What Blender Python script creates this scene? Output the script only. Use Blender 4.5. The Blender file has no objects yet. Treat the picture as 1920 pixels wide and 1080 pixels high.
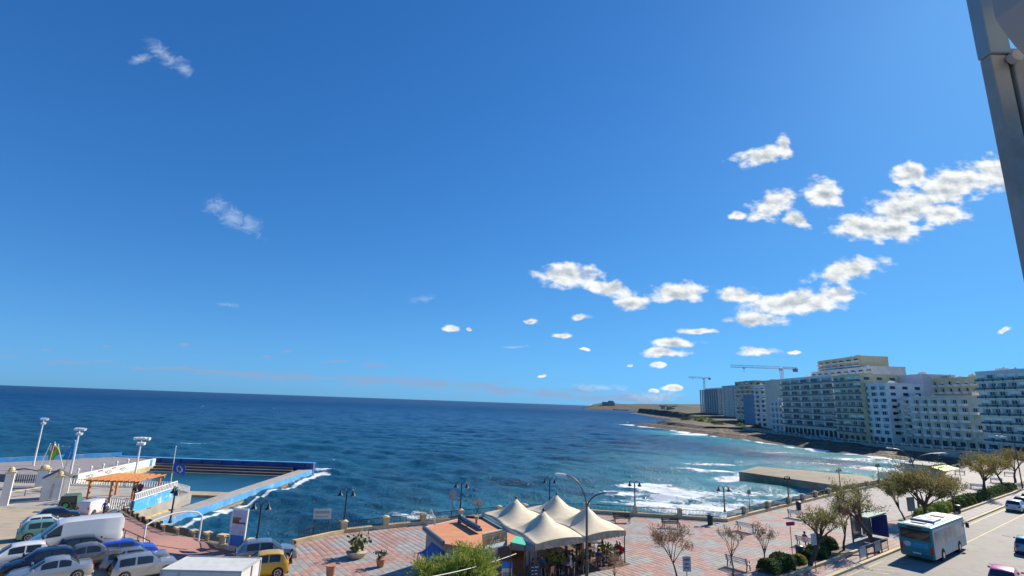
import bpy, bmesh, math, random
import numpy as np
from mathutils import Vector, Matrix

SC = bpy.context.scene
COL = SC.collection
RAD = math.radians
# ---------------------------------------------------------------- camera
cam_d = bpy.data.cameras.new('camera'); cam = bpy.data.objects.new('camera', cam_d); COL.objects.link(cam)
cam_d.sensor_width = 36.0; cam_d.lens = 36.0 * 940 / 1920
cam_d.clip_start = 0.1; cam_d.clip_end = 80000
_p, _r = RAD(12.88), RAD(2.0)
_f = Vector((0, math.cos(_p), math.sin(_p))); _u0 = Vector((0, -math.sin(_p), math.cos(_p))); _x0 = Vector((1, 0, 0))
_ir = _x0 * math.cos(_r) + _u0 * math.sin(_r); _iu = _u0 * math.cos(_r) - _x0 * math.sin(_r)
cam.matrix_world = Matrix(((_ir.x, _iu.x, -_f.x, 0), (_ir.y, _iu.y, -_f.y, 0), (_ir.z, _iu.z, -_f.z, 12.0), (0, 0, 0, 1)))
SC.camera = cam
# ---------------------------------------------------------------- light and exposure
SUN_AZ, SUN_EL = RAD(51), RAD(34)          # azimuth measured from +Y towards +X
TO_SUN = Vector((math.sin(SUN_AZ) * math.cos(SUN_EL), math.cos(SUN_AZ) * math.cos(SUN_EL), math.sin(SUN_EL)))
SC.view_settings.view_transform = 'Standard'; SC.view_settings.look = 'None'
SC.view_settings.gamma = 1.0; SC.view_settings.use_curve_mapping = False
SC.view_settings.exposure = 0.58
sun_d = bpy.data.lights.new('sun', 'SUN'); sun_d.energy = 4.7; sun_d.angle = RAD(0.53); sun_d.color = (1.0, 0.90, 0.74)
sun = bpy.data.objects.new('sun', sun_d); COL.objects.link(sun)
sun.rotation_euler = (-TO_SUN).to_track_quat('-Z', 'Y').to_euler(); sun.location = (60, 50, 80)

class NT:
    """tiny helper for node trees"""
    def __init__(s, tree): s.t = tree; s.n = tree.nodes; s.l = tree.links
    def new(s, kind, **kw):
        n = s.n.new(kind)
        for k, v in kw.items():
            if k == 'inp':
                for a, b in v.items():
                    if isinstance(b, bpy.types.NodeSocket): s.l.new(b, n.inputs[a])
                    else: n.inputs[a].default_value = b
            else: setattr(n, k, v)
        return n
    def math(s, op, a, b=0.0, c=None, clamp=False):
        d = {0: a, 1: b}
        if c is not None: d[2] = c
        return s.new('ShaderNodeMath', operation=op, use_clamp=clamp, inp=d).outputs[0]
    def vmath(s, op, a, b=None, out=0):
        d = {0: a}
        if b is not None: d[1] = b
        return s.new('ShaderNodeVectorMath', operation=op, inp=d).outputs[out]
    def noise(s, vec, scale, detail=4, rough=.55, out=0, dim='3D', dist=0.0):
        return s.new('ShaderNodeTexNoise', noise_dimensions=dim, inp={'Vector': vec, 'Scale': scale, 'Detail': detail, 'Roughness': rough, 'Distortion': dist}).outputs[out]
    def mix(s, f, a, b, blend='MIX'):
        m = s.n.new('ShaderNodeMix'); m.data_type = 'RGBA'; m.blend_type = blend
        for i, v in ((0, f), (6, a), (7, b)):
            if isinstance(v, bpy.types.NodeSocket): s.l.new(v, m.inputs[i])
            else: m.inputs[i].default_value = v if i == 0 else (tuple(v) + (1,))[:4]
        return m.outputs[2]
    def ramp(s, f, stops):
        r = s.n.new('ShaderNodeValToRGB'); e = r.color_ramp.elements
        while len(e) < len(stops): e.new(0.5)
        for k, (p, c) in enumerate(stops):
            e[k].position = p; e[k].color = (c, c, c, 1) if isinstance(c, (int, float)) else tuple(c) + (1,)
        s.l.new(f, r.inputs[0]); return r.outputs[0]
    def smooth(s, x, a, b, lo=0.0, hi=1.0):
        return s.new('ShaderNodeMapRange', interpolation_type='SMOOTHSTEP', inp={0: x, 1: a, 2: b, 3: lo, 4: hi}).outputs[0]

# ---------------------------------------------------------------- sky: Nishita with fair-weather clouds (direction u = x/y, v = z/y)
world = bpy.data.worlds.new('World'); SC.world = world; world.use_nodes = True
W = NT(world.node_tree); W.n.clear()
sky = W.new('ShaderNodeTexSky', sky_type='NISHITA', sun_disc=False)
sky.sun_elevation = SUN_EL; sky.sun_rotation = SUN_AZ; sky.altitude = 10; sky.air_density = 1.0; sky.dust_density = 0.2; sky.ozone_density = 3.2
hsv = W.new('ShaderNodeHueSaturation', inp={'Saturation': 1.22, 'Value': 1.0, 'Hue': 0.498, 'Color': sky.outputs[0]})
sp = W.new('ShaderNodeSeparateColor', inp={0: hsv.outputs[0]}).outputs
hs2 = W.new('ShaderNodeCombineColor', inp={0: sp[0], 1: sp[1], 2: W.math('ADD', W.math('MULTIPLY', sp[2], .70), W.math('MULTIPLY', sp[1], .52))})
den = W.vmath('ADD', W.vmath('MULTIPLY', hs2.outputs[0], (.30, .134, .134)), (1, 1, 1))
skyc = W.vmath('DIVIDE', W.vmath('MULTIPLY', hs2.outputs[0], (.45, .78, 1.33)), den)     # film-like shoulder per channel
tc = W.new('ShaderNodeTexCoord').outputs['Generated']
sx = W.new('ShaderNodeSeparateXYZ', inp={0: tc})
yy = W.math('MAXIMUM', sx.outputs[1], 0.04)
u = W.math('DIVIDE', sx.outputs[0], yy); v = W.math('DIVIDE', sx.outputs[2], yy)
uv = W.new('ShaderNodeCombineXYZ', inp={0: u, 1: v}).outputs[0]
uvn = W.new('ShaderNodeCombineXYZ', inp={0: u, 1: W.math('MULTIPLY', v, 1.7)}).outputs[0]
wob = W.vmath('SUBTRACT', W.noise(uvn, 14, 3, .6, out=1, dim='2D'), (.5, .5, .5))
uvd = W.vmath('ADD', uv, W.vmath('MULTIPLY', wob, (.022, .016, 0)))
def field(cs):
    acc = None
    for (cu, cv, a, b, rot) in cs:
        m = W.new('ShaderNodeMapping', vector_type='TEXTURE', inp={0: uvd, 1: (cu, cv, 0), 2: (0, 0, rot), 3: (a, b, 1)}).outputs[0]
        ln = W.vmath('LENGTH', m, out=1)
        acc = ln if acc is None else W.math('MINIMUM', acc, ln)
    return W.math('SUBTRACT', 1.0, acc)
CL_THICK = [(1.0529, 0.5226, 0.0703, 0.0494, 0.0378), (0.9495, 0.4937, 0.1137, 0.05, 0.3838), (0.8593, 0.509, 0.0525, 0.0359, 0.0377), (0.8371, 0.4342, 0.1167, 0.0494, 0.3502), (0.7289, 0.3881, 0.0659, 0.034, 0.0368), (0.7906, 0.3844, 0.1023, 0.0316, 0.0368), (0.9041, 0.4245, 0.0688, 0.0347, 0.0371), (0.5319, 0.5446, 0.0702, 0.0251, 0.2595), (0.5861, 0.5646, 0.0212, 0.0338, 0.0382), (0.5519, 0.4333, 0.0733, 0.0326, 0.4746), (0.4757, 0.4026, 0.0227, 0.0109, 0.037), (0.6, 0.3988, 0.0326, 0.0188, -0.4465), (0.6667, 0.462, 0.0484, 0.0401, 0.0374), (0.701, 0.2935, 0.0948, 0.0282, 0.2446), (0.5779, 0.2192, 0.1384, 0.029, 0.1058), (0.4695, 0.2287, 0.0526, 0.0225, 0.0357), (0.4986, 0.18, 0.0672, 0.0176, 0.0353), (0.6672, 0.2391, 0.044, 0.0227, 0.0357), (0.1199, 0.2578, 0.0768, 0.0297, -0.018), (0.1966, 0.2357, 0.0737, 0.0181, -0.1443), (0.2474, 0.2063, 0.0392, 0.02, 0.0356), (0.3409, 0.233, 0.0683, 0.0247, 0.089), (0.326, 0.1275, 0.0621, 0.0097, 0.0349), (0.3125, 0.1089, 0.048, 0.0117, 0.0348), (0.2958, 0.0841, 0.0191, 0.0063, 0.0346), (0.3731, 0.1528, 0.0452, 0.0076, 0.0351), (0.4939, 0.1163, 0.0481, 0.0107, 0.0348), (0.5686, 0.1179, 0.015, 0.0043, 0.0348), (-0.1201, 0.1398, 0.0257, 0.0097, 0.0351), (-0.0805, 0.139, 0.0075, 0.0043, 0.0351), (0.1048, 0.1348, 0.0235, 0.0075, 0.035), (0.04, 0.1606, 0.0151, 0.0065, 0.0353), (0.1367, 0.1738, 0.0173, 0.0077, 0.0353), (0.9948, 0.1757, 0.0207, 0.0053, 0.2826), (0.3226, 0.0383, 0.0231, 0.0072, 0.0342), (0.2838, 0.0339, 0.0147, 0.0041, 0.0342), (0.0637, 0.0532, 0.0105, 0.0031, 0.0344), (0.1477, 0.1085, 0.0128, 0.0032, 0.0348), (0.2375, 0.08, 0.0085, 0.0031, 0.0346), (0.1686, 0.0025, 0.0125, 0.003, 0.034)]
CL_WISP = [(-0.8063, 0.7413, 0.0853, 0.0246, -0.6935), (-0.7584, 0.7114, 0.0344, 0.0178, -0.5051), (-0.8622, 0.7294, 0.0466, 0.0144, 0.3539), (-0.5825, 0.3575, 0.0889, 0.027, -0.483), (-0.6277, 0.3797, 0.0343, 0.0287, -0.6411), (-0.5755, 0.1748, 0.0286, 0.0086, -0.1731), (-0.1834, 0.1987, 0.0325, 0.0111, 0.0356), (0.1529, 0.1733, 0.0216, 0.0066, 0.0353), (0.0453, 0.1608, 0.0172, 0.0076, 0.0353), (0.1844, 0.0336, 0.0628, 0.0082, 0.0342), (0.2834, 0.0227, 0.0836, 0.0123, 0.0341), (0.0147, 0.1092, 0.0319, 0.0032, 0.0349)]
CL_GREY = [(-0.8592, 0.0472, 0.099, 0.0064, 0.0346), (-0.9819, 0.0555, 0.0292, 0.0032, 0.0347), (-0.3476, 0.0681, 0.0336, 0.0042, 0.0347), (-0.2574, 0.0618, 0.0378, 0.0052, 0.0346), (-0.4797, 0.0709, 0.0105, 0.0042, 0.0347), (-0.6467, 0.0903, 0.0126, 0.0043, 0.0349), (-0.7989, 0.084, 0.0147, 0.0043, 0.0349), (-0.4447, 0.0847, 0.0169, 0.0042, 0.0348), (-0.9175, 0.0714, 0.0147, 0.0032, 0.0348), (-0.4956, 0.036, 0.2616, 0.0093, -0.0171), (-0.2024, 0.0327, 0.3342, 0.0124, -0.0171), (0.0488, 0.0218, 0.2293, 0.0143, 0.0), (0.2364, 0.018, 0.1458, 0.0143, -0.0), (-0.6537, 0.0419, 0.1256, 0.0042, -0.0)]
n1 = W.noise(uvn, 26, 8, .52, dim='2D')
n2 = W.noise(W.vmath('ADD', uvn, (.006, .022, 0)), 26, 5, .5, dim='2D')
d1 = field(CL_THICK)
dens = W.math('ADD', W.math('MULTIPLY', d1, 1.45), W.math('MULTIPLY', W.math('SUBTRACT', n1, .5), 1.9))
a1 = W.smooth(dens, -.02, .80)
a1 = W.math('MULTIPLY', a1, W.smooth(d1, -.45, 0.0))
lit = W.math('ADD', .55, W.math('MULTIPLY', W.math('SUBTRACT', n1, n2), 2.4), clamp=True)
core = W.smooth(dens, .55, 1.5)
lit2 = W.math('MULTIPLY_ADD', core, -.44, W.math('ADD', lit, .30), clamp=True)
ccol = W.mix(lit2, (2.3, 2.75, 3.25), (5.6, 5.75, 5.75))
d2 = field(CL_WISP)
n3 = W.noise(uvn, 26, 7, .68, dim='2D', dist=.6)
a2 = W.math('MULTIPLY', W.smooth(W.math('ADD', d2, W.math('MULTIPLY', W.math('SUBTRACT', n3, .5), 2.2)), .05, 1.3), W.smooth(d2, -.4, .1))
d3 = field(CL_GREY)
uvs = W.vmath('MULTIPLY', uv, (1, 7, 1))
n4 = W.noise(uvs, 16, 6, .6, dim='2D')
a3 = W.math('MULTIPLY', W.smooth(W.math('ADD', d3, W.math('MULTIPLY', W.math('SUBTRACT', n4, .5), 2.6)), .0, .9), W.smooth(d3, -.3, .25))
front = W.smooth(sx.outputs[1], .05, .12)
c0 = W.mix(W.math('MULTIPLY', W.math('MULTIPLY', a3, .62), front), skyc, (1.75, 2.3, 3.5))
c1 = W.mix(W.math('MULTIPLY', W.math('MULTIPLY', a2, .42), front), c0, (4.3, 4.9, 5.6))
c2 = W.mix(W.math('MULTIPLY', a1, front), c1, ccol)
bg = W.new('ShaderNodeBackground', inp={'Color': c2, 'Strength': 0.115})
wo = W.new('ShaderNodeOutputWorld', inp={0: bg.outputs[0]})

# ---------------------------------------------------------------- helpers
def lin(r, g, b):
    f = lambda c: (c / 255 / 12.92) if c <= 10 else ((c / 255 + .055) / 1.055) ** 2.4
    return (f(r), f(g), f(b))
_mats = {}
def mat(name, col, rough=.6, metal=0.0, var=.18, scale=2.5, bump=0.0, bscale=None, stain=None, stain_amt=.5, spec=.5, coat=0.0, per_obj=0.0):
    """procedural surface: base colour broken up by two scales of noise, optional stains and relief"""
    if name in _mats: return _mats[name]
    m = bpy.data.materials.new(name); m.use_nodes = True; N = NT(m.node_tree); N.n.clear()
    geo = N.new('ShaderNodeNewGeometry').outputs['Position']
    na = N.noise(geo, scale, 5, .6); nb = N.noise(geo, scale * .17, 3, .5)
    f = N.math('ADD', N.math('MULTIPLY', na, .6), N.math('MULTIPLY', nb, .4))
    f = N.smooth(f, .33, .67)
    lo = tuple(max(0, c * (1 - var)) for c in col); hi = tuple(min(1, c * (1 + var)) for c in col)
    c = N.mix(f, lo, hi)
    if stain:
        ns = N.smooth(N.noise(geo, scale * .6, 6, .7), .5, .68)
        c = N.mix(N.math('MULTIPLY', ns, stain_amt), c, stain)
    if per_obj:
        rnd = N.new('ShaderNodeObjectInfo').outputs['Random']
        h = N.new('ShaderNodeHueSaturation', inp={'Value': N.math('ADD', 1 - per_obj / 2, N.math('MULTIPLY', rnd, per_obj)), 'Color': c}); c = h.outputs[0]
    b = N.new('ShaderNodeBsdfPrincipled', inp={'Base Color': c, 'Metallic': metal, 'Specular IOR Level': spec, 'Coat Weight': coat, 'Coat Roughness': .08,
        'Roughness': N.math('ADD', rough - .06, N.math('MULTIPLY', na, .12), clamp=True)})
    if bump:
        bp = N.new('ShaderNodeBump', inp={'Strength': bump, 'Distance': .05, 'Height': N.noise(geo, bscale or scale * 6, 6, .6)})
        N.l.new(bp.outputs[0], b.inputs['Normal'])
    N.new('ShaderNodeOutputMaterial', inp={0: b.outputs[0]})
    _mats[name] = m; return m
def glass(name, col, rough=.08, spec=.8):
    if name in _mats: return _mats[name]
    m = bpy.data.materials.new(name); m.use_nodes = True; N = NT(m.node_tree); N.n.clear()
    geo = N.new('ShaderNodeNewGeometry').outputs['Position']
    c = N.mix(N.smooth(N.noise(geo, .35, 3), .35, .65), tuple(x * .55 for x in col), tuple(x * 1.3 for x in col))
    b = N.new('ShaderNodeBsdfPrincipled', inp={'Base Color': c, 'Roughness': rough, 'Specular IOR Level': spec, 'IOR': 1.5})
    N.new('ShaderNodeOutputMaterial', inp={0: b.outputs[0]}); _mats[name] = m; return m

class MB:
    """collects faces for one mesh"""
    def __init__(s): s.v = []; s.f = []; s.m = []
    def add(s, vs, fs, mi=0):
        o = len(s.v); s.v += [tuple(p) for p in vs]; s.f += [tuple(i + o for i in f) for f in fs]; s.m += [mi] * len(fs); return s
    def box(s, x0, x1, y0, y1, z0, z1, mi=0):
        return s.add([(x0, y0, z0), (x1, y0, z0), (x1, y1, z0), (x0, y1, z0), (x0, y0, z1), (x1, y0, z1), (x1, y1, z1), (x0, y1, z1)],
                     [(3, 2, 1, 0), (4, 5, 6, 7), (0, 1, 5, 4), (1, 2, 6, 5), (2, 3, 7, 6), (3, 0, 4, 7)], mi)
    def beam(s, a, b, w, h, mi=0, up=(0, 0, 1)):
        a = Vector(a); b = Vector(b); d = (b - a).normalized(); up = Vector(up)
        if abs(d.dot(up)) > .98: up = Vector((1, 0, 0))
        r = d.cross(up).normalized() * (w / 2); t = r.cross(d).normalized() * (h / 2)
        vs = [a - r - t, a + r - t, a + r + t, a - r + t, b - r - t, b + r - t, b + r + t, b - r + t]
        return s.add(vs, [(0, 1, 2, 3), (7, 6, 5, 4), (0, 4, 5, 1), (1, 5, 6, 2), (2, 6, 7, 3), (3, 7, 4, 0)], mi)
    def prism(s, poly, z0, z1, mi=0, cap0=True):
        n = len(poly)
        g = (lambda z, p: z(p[0], p[1]) if callable(z) else z)
        vs = [(p[0], p[1], g(z0, p)) for p in poly] + [(p[0], p[1], g(z1, p)) for p in poly]
        fs = [(i, (i + 1) % n, n + (i + 1) % n, n + i) for i in range(n)] + [tuple(range(n, 2 * n))]
        if cap0: fs.append(tuple(reversed(range(n))))
        return s.add(vs, fs, mi)
    def tube(s, pts, r, n=6, mi=0, caps=True):
        pts = [Vector(p) for p in pts]; k = len(pts); rs = r if isinstance(r, (list, tuple)) else [r] * k
        vs = []; fs = []; pr = None
        for i, p in enumerate(pts):
            d = (pts[min(i + 1, k - 1)] - pts[max(i - 1, 0)]).normalized()
            if pr is None: pr = d.orthogonal().normalized()
            pr = (pr - d * pr.dot(d)).normalized(); q = d.cross(pr)
            for j in range(n):
                t = 2 * math.pi * j / n; vs.append(p + (pr * math.cos(t) + q * math.sin(t)) * rs[i])
        for i in range(k - 1):
            for j in range(n): fs.append((i * n + j, i * n + (j + 1) % n, (i + 1) * n + (j + 1) % n, (i + 1) * n + j))
        if caps: fs.append(tuple(reversed(range(n)))); fs.append(tuple(range((k - 1) * n, k * n)))
        return s.add(vs, fs, mi)
    def lathe(s, prof, n=12, c=(0, 0, 0), mi=0):
        vs = []; fs = []; k = len(prof)
        for (r, z) in prof:
            for j in range(n):
                t = 2 * math.pi * j / n; vs.append((c[0] + r * math.cos(t), c[1] + r * math.sin(t), c[2] + z))
        for i in range(k - 1):
            for j in range(n): fs.append((i * n + j, i * n + (j + 1) % n, (i + 1) * n + (j + 1) % n, (i + 1) * n + j))
        fs.append(tuple(reversed(range(n)))); fs.append(tuple(range((k - 1) * n, k * n)))
        return s.add(vs, fs, mi)
    def rot(s, ang, loc=(0, 0, 0), start=0):
        c, q = math.cos(ang), math.sin(ang)
        for i in range(start, len(s.v)):
            x, y, z = s.v[i]; s.v[i] = (x * c - y * q + loc[0], x * q + y * c + loc[1], z + loc[2])
        return s
    def build(s, name, mats, parent=None, smooth=False, loc=(0, 0, 0), rz=0.0, bevel=0):
        me = bpy.data.meshes.new(name); me.from_pydata(s.v, [], s.f)
        for m in (mats if isinstance(mats, (list, tuple)) else [mats]): me.materials.append(m)
        me.polygons.foreach_set('material_index', s.m)
        if smooth: me.polygons.foreach_set('use_smooth', [True] * len(s.f))
        me.update()
        if smooth:
            try: me.set_sharp_from_angle(angle=RAD(38))
            except Exception: pass
        o = bpy.data.objects.new(name, me); COL.objects.link(o); o.parent = parent
        o.location = loc; o.rotation_euler = (0, 0, rz)
        if bevel:
            b = o.modifiers.new('bevel', 'BEVEL'); b.width = bevel; b.segments = 2; b.limit_method = 'ANGLE'
        return o
def tag(o, label, cat, group=None):
    o['label'] = label; o['category'] = cat
    if group: o['group'] = group
    return o
def thing(name, label, cat, loc=(0, 0, 0), rz=0.0, group=None):
    o = bpy.data.objects.new(name, None); COL.objects.link(o); o.location = loc; o.rotation_euler = (0, 0, rz); o.empty_display_size = .2
    return tag(o, label, cat, group)
def struct(o): o['kind'] = 'structure'; return o
def stuff(o): o['kind'] = 'stuff'; return o
def copy_tree(o, loc=None, rz=None, label=None, scale=None, parent=None):
    c = o.copy(); COL.objects.link(c); c.parent = parent
    if loc is not None: c.location = loc
    if rz is not None: c.rotation_euler = (0, 0, rz)
    if label: c['label'] = label
    if scale: c.scale = (scale,) * 3
    for ch in o.children: copy_tree(ch, parent=c)
    return c
def text_mesh(body, size, material, name, parent, M, depth=.01, align='CENTER'):
    cu = bpy.data.curves.new(name, 'FONT'); cu.body = body; cu.size = size; cu.extrude = depth; cu.align_x = align; cu.align_y = 'CENTER'
    cu.resolution_u = 3
    t = bpy.data.objects.new(name, cu); COL.objects.link(t)
    me = bpy.data.meshes.new_from_object(t.evaluated_get(bpy.context.evaluated_depsgraph_get()))
    bpy.data.objects.remove(t); bpy.data.curves.remove(cu)
    me.transform(M); me.materials.clear(); me.materials.append(material); me.name = name
    o = bpy.data.objects.new(name, me); COL.objects.link(o); o.parent = parent; return o
def wall_matrix(loc, nrm):
    """matrix that stands text upright at loc, facing the horizontal direction nrm"""
    n = Vector((nrm[0], nrm[1], 0)).normalized(); up = Vector((0, 0, 1)); r = up.cross(n)
    return Matrix(((r.x, up.x, n.x, loc[0]), (r.y, up.y, n.y, loc[1]), (r.z, up.z, n.z, loc[2]), (0, 0, 0, 1)))
def lerp(a, b, t): return tuple(a[i] + (b[i] - a[i]) * t for i in range(len(a)))
def pt_poly(pts, x, y):
    """vectorised point in polygon"""
    ins = np.zeros(np.shape(x), bool); n = len(pts)
    for i in range(n):
        (x1, y1), (x2, y2) = pts[i][:2], pts[(i + 1) % n][:2]
        if y1 == y2: continue
        c = ((y1 > y) != (y2 > y)) & (x < (x2 - x1) * (y - y1) / (y2 - y1) + x1); ins ^= c
    return ins
def dist_line(pts, x, y):
    """distance from points to an open polyline"""
    d = np.full(np.shape(x), 1e9)
    for (a, b) in zip(pts[:-1], pts[1:]):
        ax, ay, bx, by = a[0], a[1], b[0], b[1]; L = (bx - ax) ** 2 + (by - ay) ** 2 + 1e-9
        t = np.clip(((x - ax) * (bx - ax) + (y - ay) * (by - ay)) / L, 0, 1)
        d = np.minimum(d, np.hypot(x - ax - t * (bx - ax), y - ay - t * (by - ay)))
    return d
def vnoise(x, y, seed=0, octs=4):
    """cheap smooth value noise, about -1..1"""
    tot = np.zeros(np.shape(x)); amp = 1.0; rng = np.random.RandomState(seed)
    tab = rng.rand(256, 256) * 2 - 1
    for o in range(octs):
        xi = np.floor(x).astype(int); yi = np.floor(y).astype(int); fx = x - xi; fy = y - yi
        fx = fx * fx * (3 - 2 * fx); fy = fy * fy * (3 - 2 * fy)
        g = lambda i, j: tab[i % 256, j % 256]
        tot = tot + amp * ((g(xi, yi) * (1 - fx) + g(xi + 1, yi) * fx) * (1 - fy) + (g(xi, yi + 1) * (1 - fx) + g(xi + 1, yi + 1) * fx) * fy)
        x = x * 2.03 + 17.1; y = y * 2.03 + 5.7; amp *= .5
    return tot / 1.9
def grid_mesh(name, X, Y, Z, mats, attrs=None, smooth=True, keep=None):
    r, c = X.shape
    me = bpy.data.meshes.new(name)
    idx = np.arange(r * c).reshape(r, c)
    q = np.stack([idx[:-1, :-1], idx[:-1, 1:], idx[1:, 1:], idx[1:, :-1]], -1).reshape(-1, 4)
    if keep is not None:
        kk = keep[:-1, :-1] | keep[:-1, 1:] | keep[1:, 1:] | keep[1:, :-1]; q = q[kk.reshape(-1)]
    me.vertices.add(r * c); me.vertices.foreach_set('co', np.stack([X, Y, Z], -1).astype(np.float32).reshape(-1))
    me.loops.add(q.size); me.loops.foreach_set('vertex_index', q.reshape(-1).astype(np.int32))
    me.polygons.add(len(q)); me.polygons.foreach_set('loop_start', np.arange(0, q.size, 4, dtype=np.int32))
    me.polygons.foreach_set('use_smooth', np.full(len(q), smooth))
    for m in (mats if isinstance(mats, (list, tuple)) else [mats]): me.materials.append(m)
    me.update(calc_edges=True)
    for k, a in (attrs or {}).items():
        at = me.attributes.new(k, 'FLOAT', 'POINT'); at.data.foreach_set('value', a.astype(np.float32).reshape(-1))
    o = bpy.data.objects.new(name, me); COL.objects.link(o); return o
SEA = -6.0

# ================================================================ the setting
# ---- where sea meets land (plan view)
SHORE = [(122.14, 523.33), (133.91, 466.89), (138.07, 396.51), (142.07, 355.81), (149.55, 324.77), (152.22, 286.38), (154.33, 256.21), (159.03, 239.85), (163.16, 225.48), (168.79, 215.24), (170.6, 204.95)]
WALL_L = [(-50.64, 71.77, -4.0), (-40.74, 60.99, -2.8), (-32.55, 52.25, -1.5), (-26.65, 46.97, -0.6), (-22.34, 43.56, 0.0), (-19.52, 42.59, 0.0), (-16.7, 42.37, 0.0)]
WALL_F = [(-16.7, 42.37, 0.0), (-17.42, 45.27, 0.0), (-14.53, 49.32, 0.0), (-11.25, 51.57, 0.0), (-8.03, 53.55, 0.0), (-4.56, 55.92, 0.0), (-0.58, 58.3, 0.0), (5.12, 61.11, 0.0), (9.47, 61.82, 0.0), (14.85, 61.01, 0.0), (19.73, 60.42, 0.0), (24.47, 59.58, 0.0)]
WALL_R = [(24.47, 59.58, 0.0), (28.15, 62.83, 0.0), (32.95, 66.9, 0.0), (37.63, 70.7, 0.0), (44.63, 76.5, 0.0), (52.65, 83.33, 0.0), (65.64, 92.84, -0.0), (79.98, 103.68, 0.0), (103.15, 122.36, 0.0), (126.86, 141.58, 0.0), (153.26, 161.53, -0.0), (194.48, 190.21, 0.0)]
PIER = [(61.3, 138.91), (73.38, 153.67), (92.71, 140.72), (97.08, 128.0), (78.58, 112.93)]
# ---- the sea: a wave field on a grid that widens with distance
def build_sea():
    rs = [24.0]
    while rs[-1] < 380: rs.append(rs[-1] * 1.0046)
    while rs[-1] < 2600: rs.append(rs[-1] * 1.008)
    while rs[-1] < 45000: rs.append(rs[-1] * 1.06)
    rs = np.array(rs); th = np.radians(np.linspace(-66, 66, 900))
    R, T = np.meshgrid(rs, th, indexing='ij'); X = R * np.sin(T); Y = R * np.cos(T)
    rng = np.random.RandomState(5); Z = np.zeros_like(X); sl = np.zeros_like(X)
    step = np.maximum(R * .0046, R * np.radians(132 / 900))
    wind = np.radians(205)                               # swell runs in from the open sea on the left
    for i in range(54):
        lam = 1.1 * 26 ** (i / 53.0); k = 2 * np.pi / lam
        a = wind + rng.normal(0, .42); amp = .0086 * lam ** .80 * rng.uniform(.6, 1.3)
        fade = np.clip((lam / step - 2.2) / 2.5, 0, 1)
        if not fade.any(): continue
        ph = k * (X * np.sin(a) + Y * np.cos(a)) + rng.uniform(0, 7)
        Z += fade * amp * (np.sin(ph) + .22 * np.cos(2 * ph)); 
    # calm inside the lido
    calm = np.clip(dist_line([(-43, 119), (-43, 69)], X, Y) / 3, 0, 1)
    d_sh = dist_line(SHORE, X, Y); d_pier = dist_line(PIER[:2] + PIER[2:3], X, Y); d_pool = dist_line([(-44.6, 73), (-44.6, 125)], X, Y)
    bay = np.clip(1 - np.hypot((X - 95) / 120, (Y - 130) / 145), 0, 1) 
    bay = np.maximum(bay, np.clip(1 - d_sh / 70, 0, 1) * (Y < 420))
    bay = np.maximum(bay, .75 * np.clip(1 - np.hypot((X - 25) / 62, (Y - 85) / 48), 0, 1))
    nz = vnoise(X / 9, Y / 9, 3, 5); nz2 = vnoise(X / 26, Y / 26, 9, 3)
    foam = 1.2 * np.clip(1 - d_sh / (6 + 9 * np.clip(nz2, -.5, 1)), 0, 1) * np.clip(.75 + 1.3 * vnoise(X / 17, Y / 17, 55, 3), 0, 1)
    foam = np.maximum(foam, 1.0 * np.clip(1 - d_pier / 9, 0, 1))
    foam = np.maximum(foam, .9 * np.clip(1 - np.abs(d_pool - 1.2) / (1.0 + .9 * nz2), 0, 1) * (X > -45.2))
    for (cx, cy, rx, ry, s) in [(32.11, 124.19, 8, 5, 1.3), (34.9, 118.95, 9, 5, 1.0), (35.36, 109.47, 12, 6, 0.85), (38.32, 102.9, 12, 6, 0.85), (29.07, 102.82, 12, 5, 0.7), (41.16, 99.92, 12, 6, 0.7), (52.69, 107.0, 12, 7, 0.5), (64.38, 158.62, 16, 5, 1.1), (64.5, 141.62, 10, 4, 0.8), (147.77, 216.51, 22, 8, 0.8), (155.7, 246.1, 20, 7, 0.7), (130.19, 529.74, 26, 12, 1.2), (134.34, 374.87, 30, 8, 1.0), (140.58, 481.46, 30, 10, 0.8), (-44.25, 132.31, 4, 3.5, 1.3), (-43.84, 125.73, 3, 3, 1.1), (130.82, 181.42, 24, 12, 0.62), (40.03, 116.59, 16, 7, 0.75), (26.57, 113.92, 8, 4, 0.8), (42.14, 95.52, 8, 5, 0.8), (33.92, 96.4, 12, 4, 0.75), (55.49, 119.64, 14, 7, 0.6), (65.5, 118.27, 12, 6, 0.6), (69.06, 178.77, 16, 5, 0.7), (155.77, 204.1, 14, 8, 0.7), (127.68, 236.19, 18, 6, 0.5), (117.75, 193.0, 18, 6, 0.45), (115.58, 206.41, 18, 5, 0.4), (-0.34, 79.73, 8, 4, 0.6), (-13.9, 85.39, 7, 3, 0.6), (-45.89, 85.29, 6, 2, 0.8), (-46.51, 89.45, 6, 2, 0.5), (-132.76, 164.31, 12, 3, 0.4), (-112.01, 185.81, 14, 2, 0.6), (-111.38, 196.03, 8, 2, 0.5)]:
        foam = np.maximum(foam, s * np.clip(1.15 - np.hypot((X - cx) / rx, (Y - cy) / ry), 0, 1))
    crest = np.clip((Z - .46) / .2, 0, 1) * (vnoise(X / 14, Y / 30, 21, 3) > .52)
    foam = np.clip(foam + .30 * nz * (foam > .02), 0, 1.3); foam = np.maximum(foam, .8 * crest)
    shal = np.clip(bay * 1.15 + .15 * nz2 * (bay > 0), 0, 1)
    inside = (X > -91) & (X < -46.2) & (Y > 60) & (Y < 125.2); Z[inside] = -.8
    m = bpy.data.materials.new('sea_water'); m.use_nodes = True; N = NT(m.node_tree); N.n.clear()
    geo = N.new('ShaderNodeNewGeometry').outputs['Position']
    fo = N.new('ShaderNodeAttribute', attribute_name='foam').outputs['Fac']; sh = N.new('ShaderNodeAttribute', attribute_name='shallow').outputs['Fac']
    rr = N.new('ShaderNodeAttribute', attribute_name='range').outputs['Fac']
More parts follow.
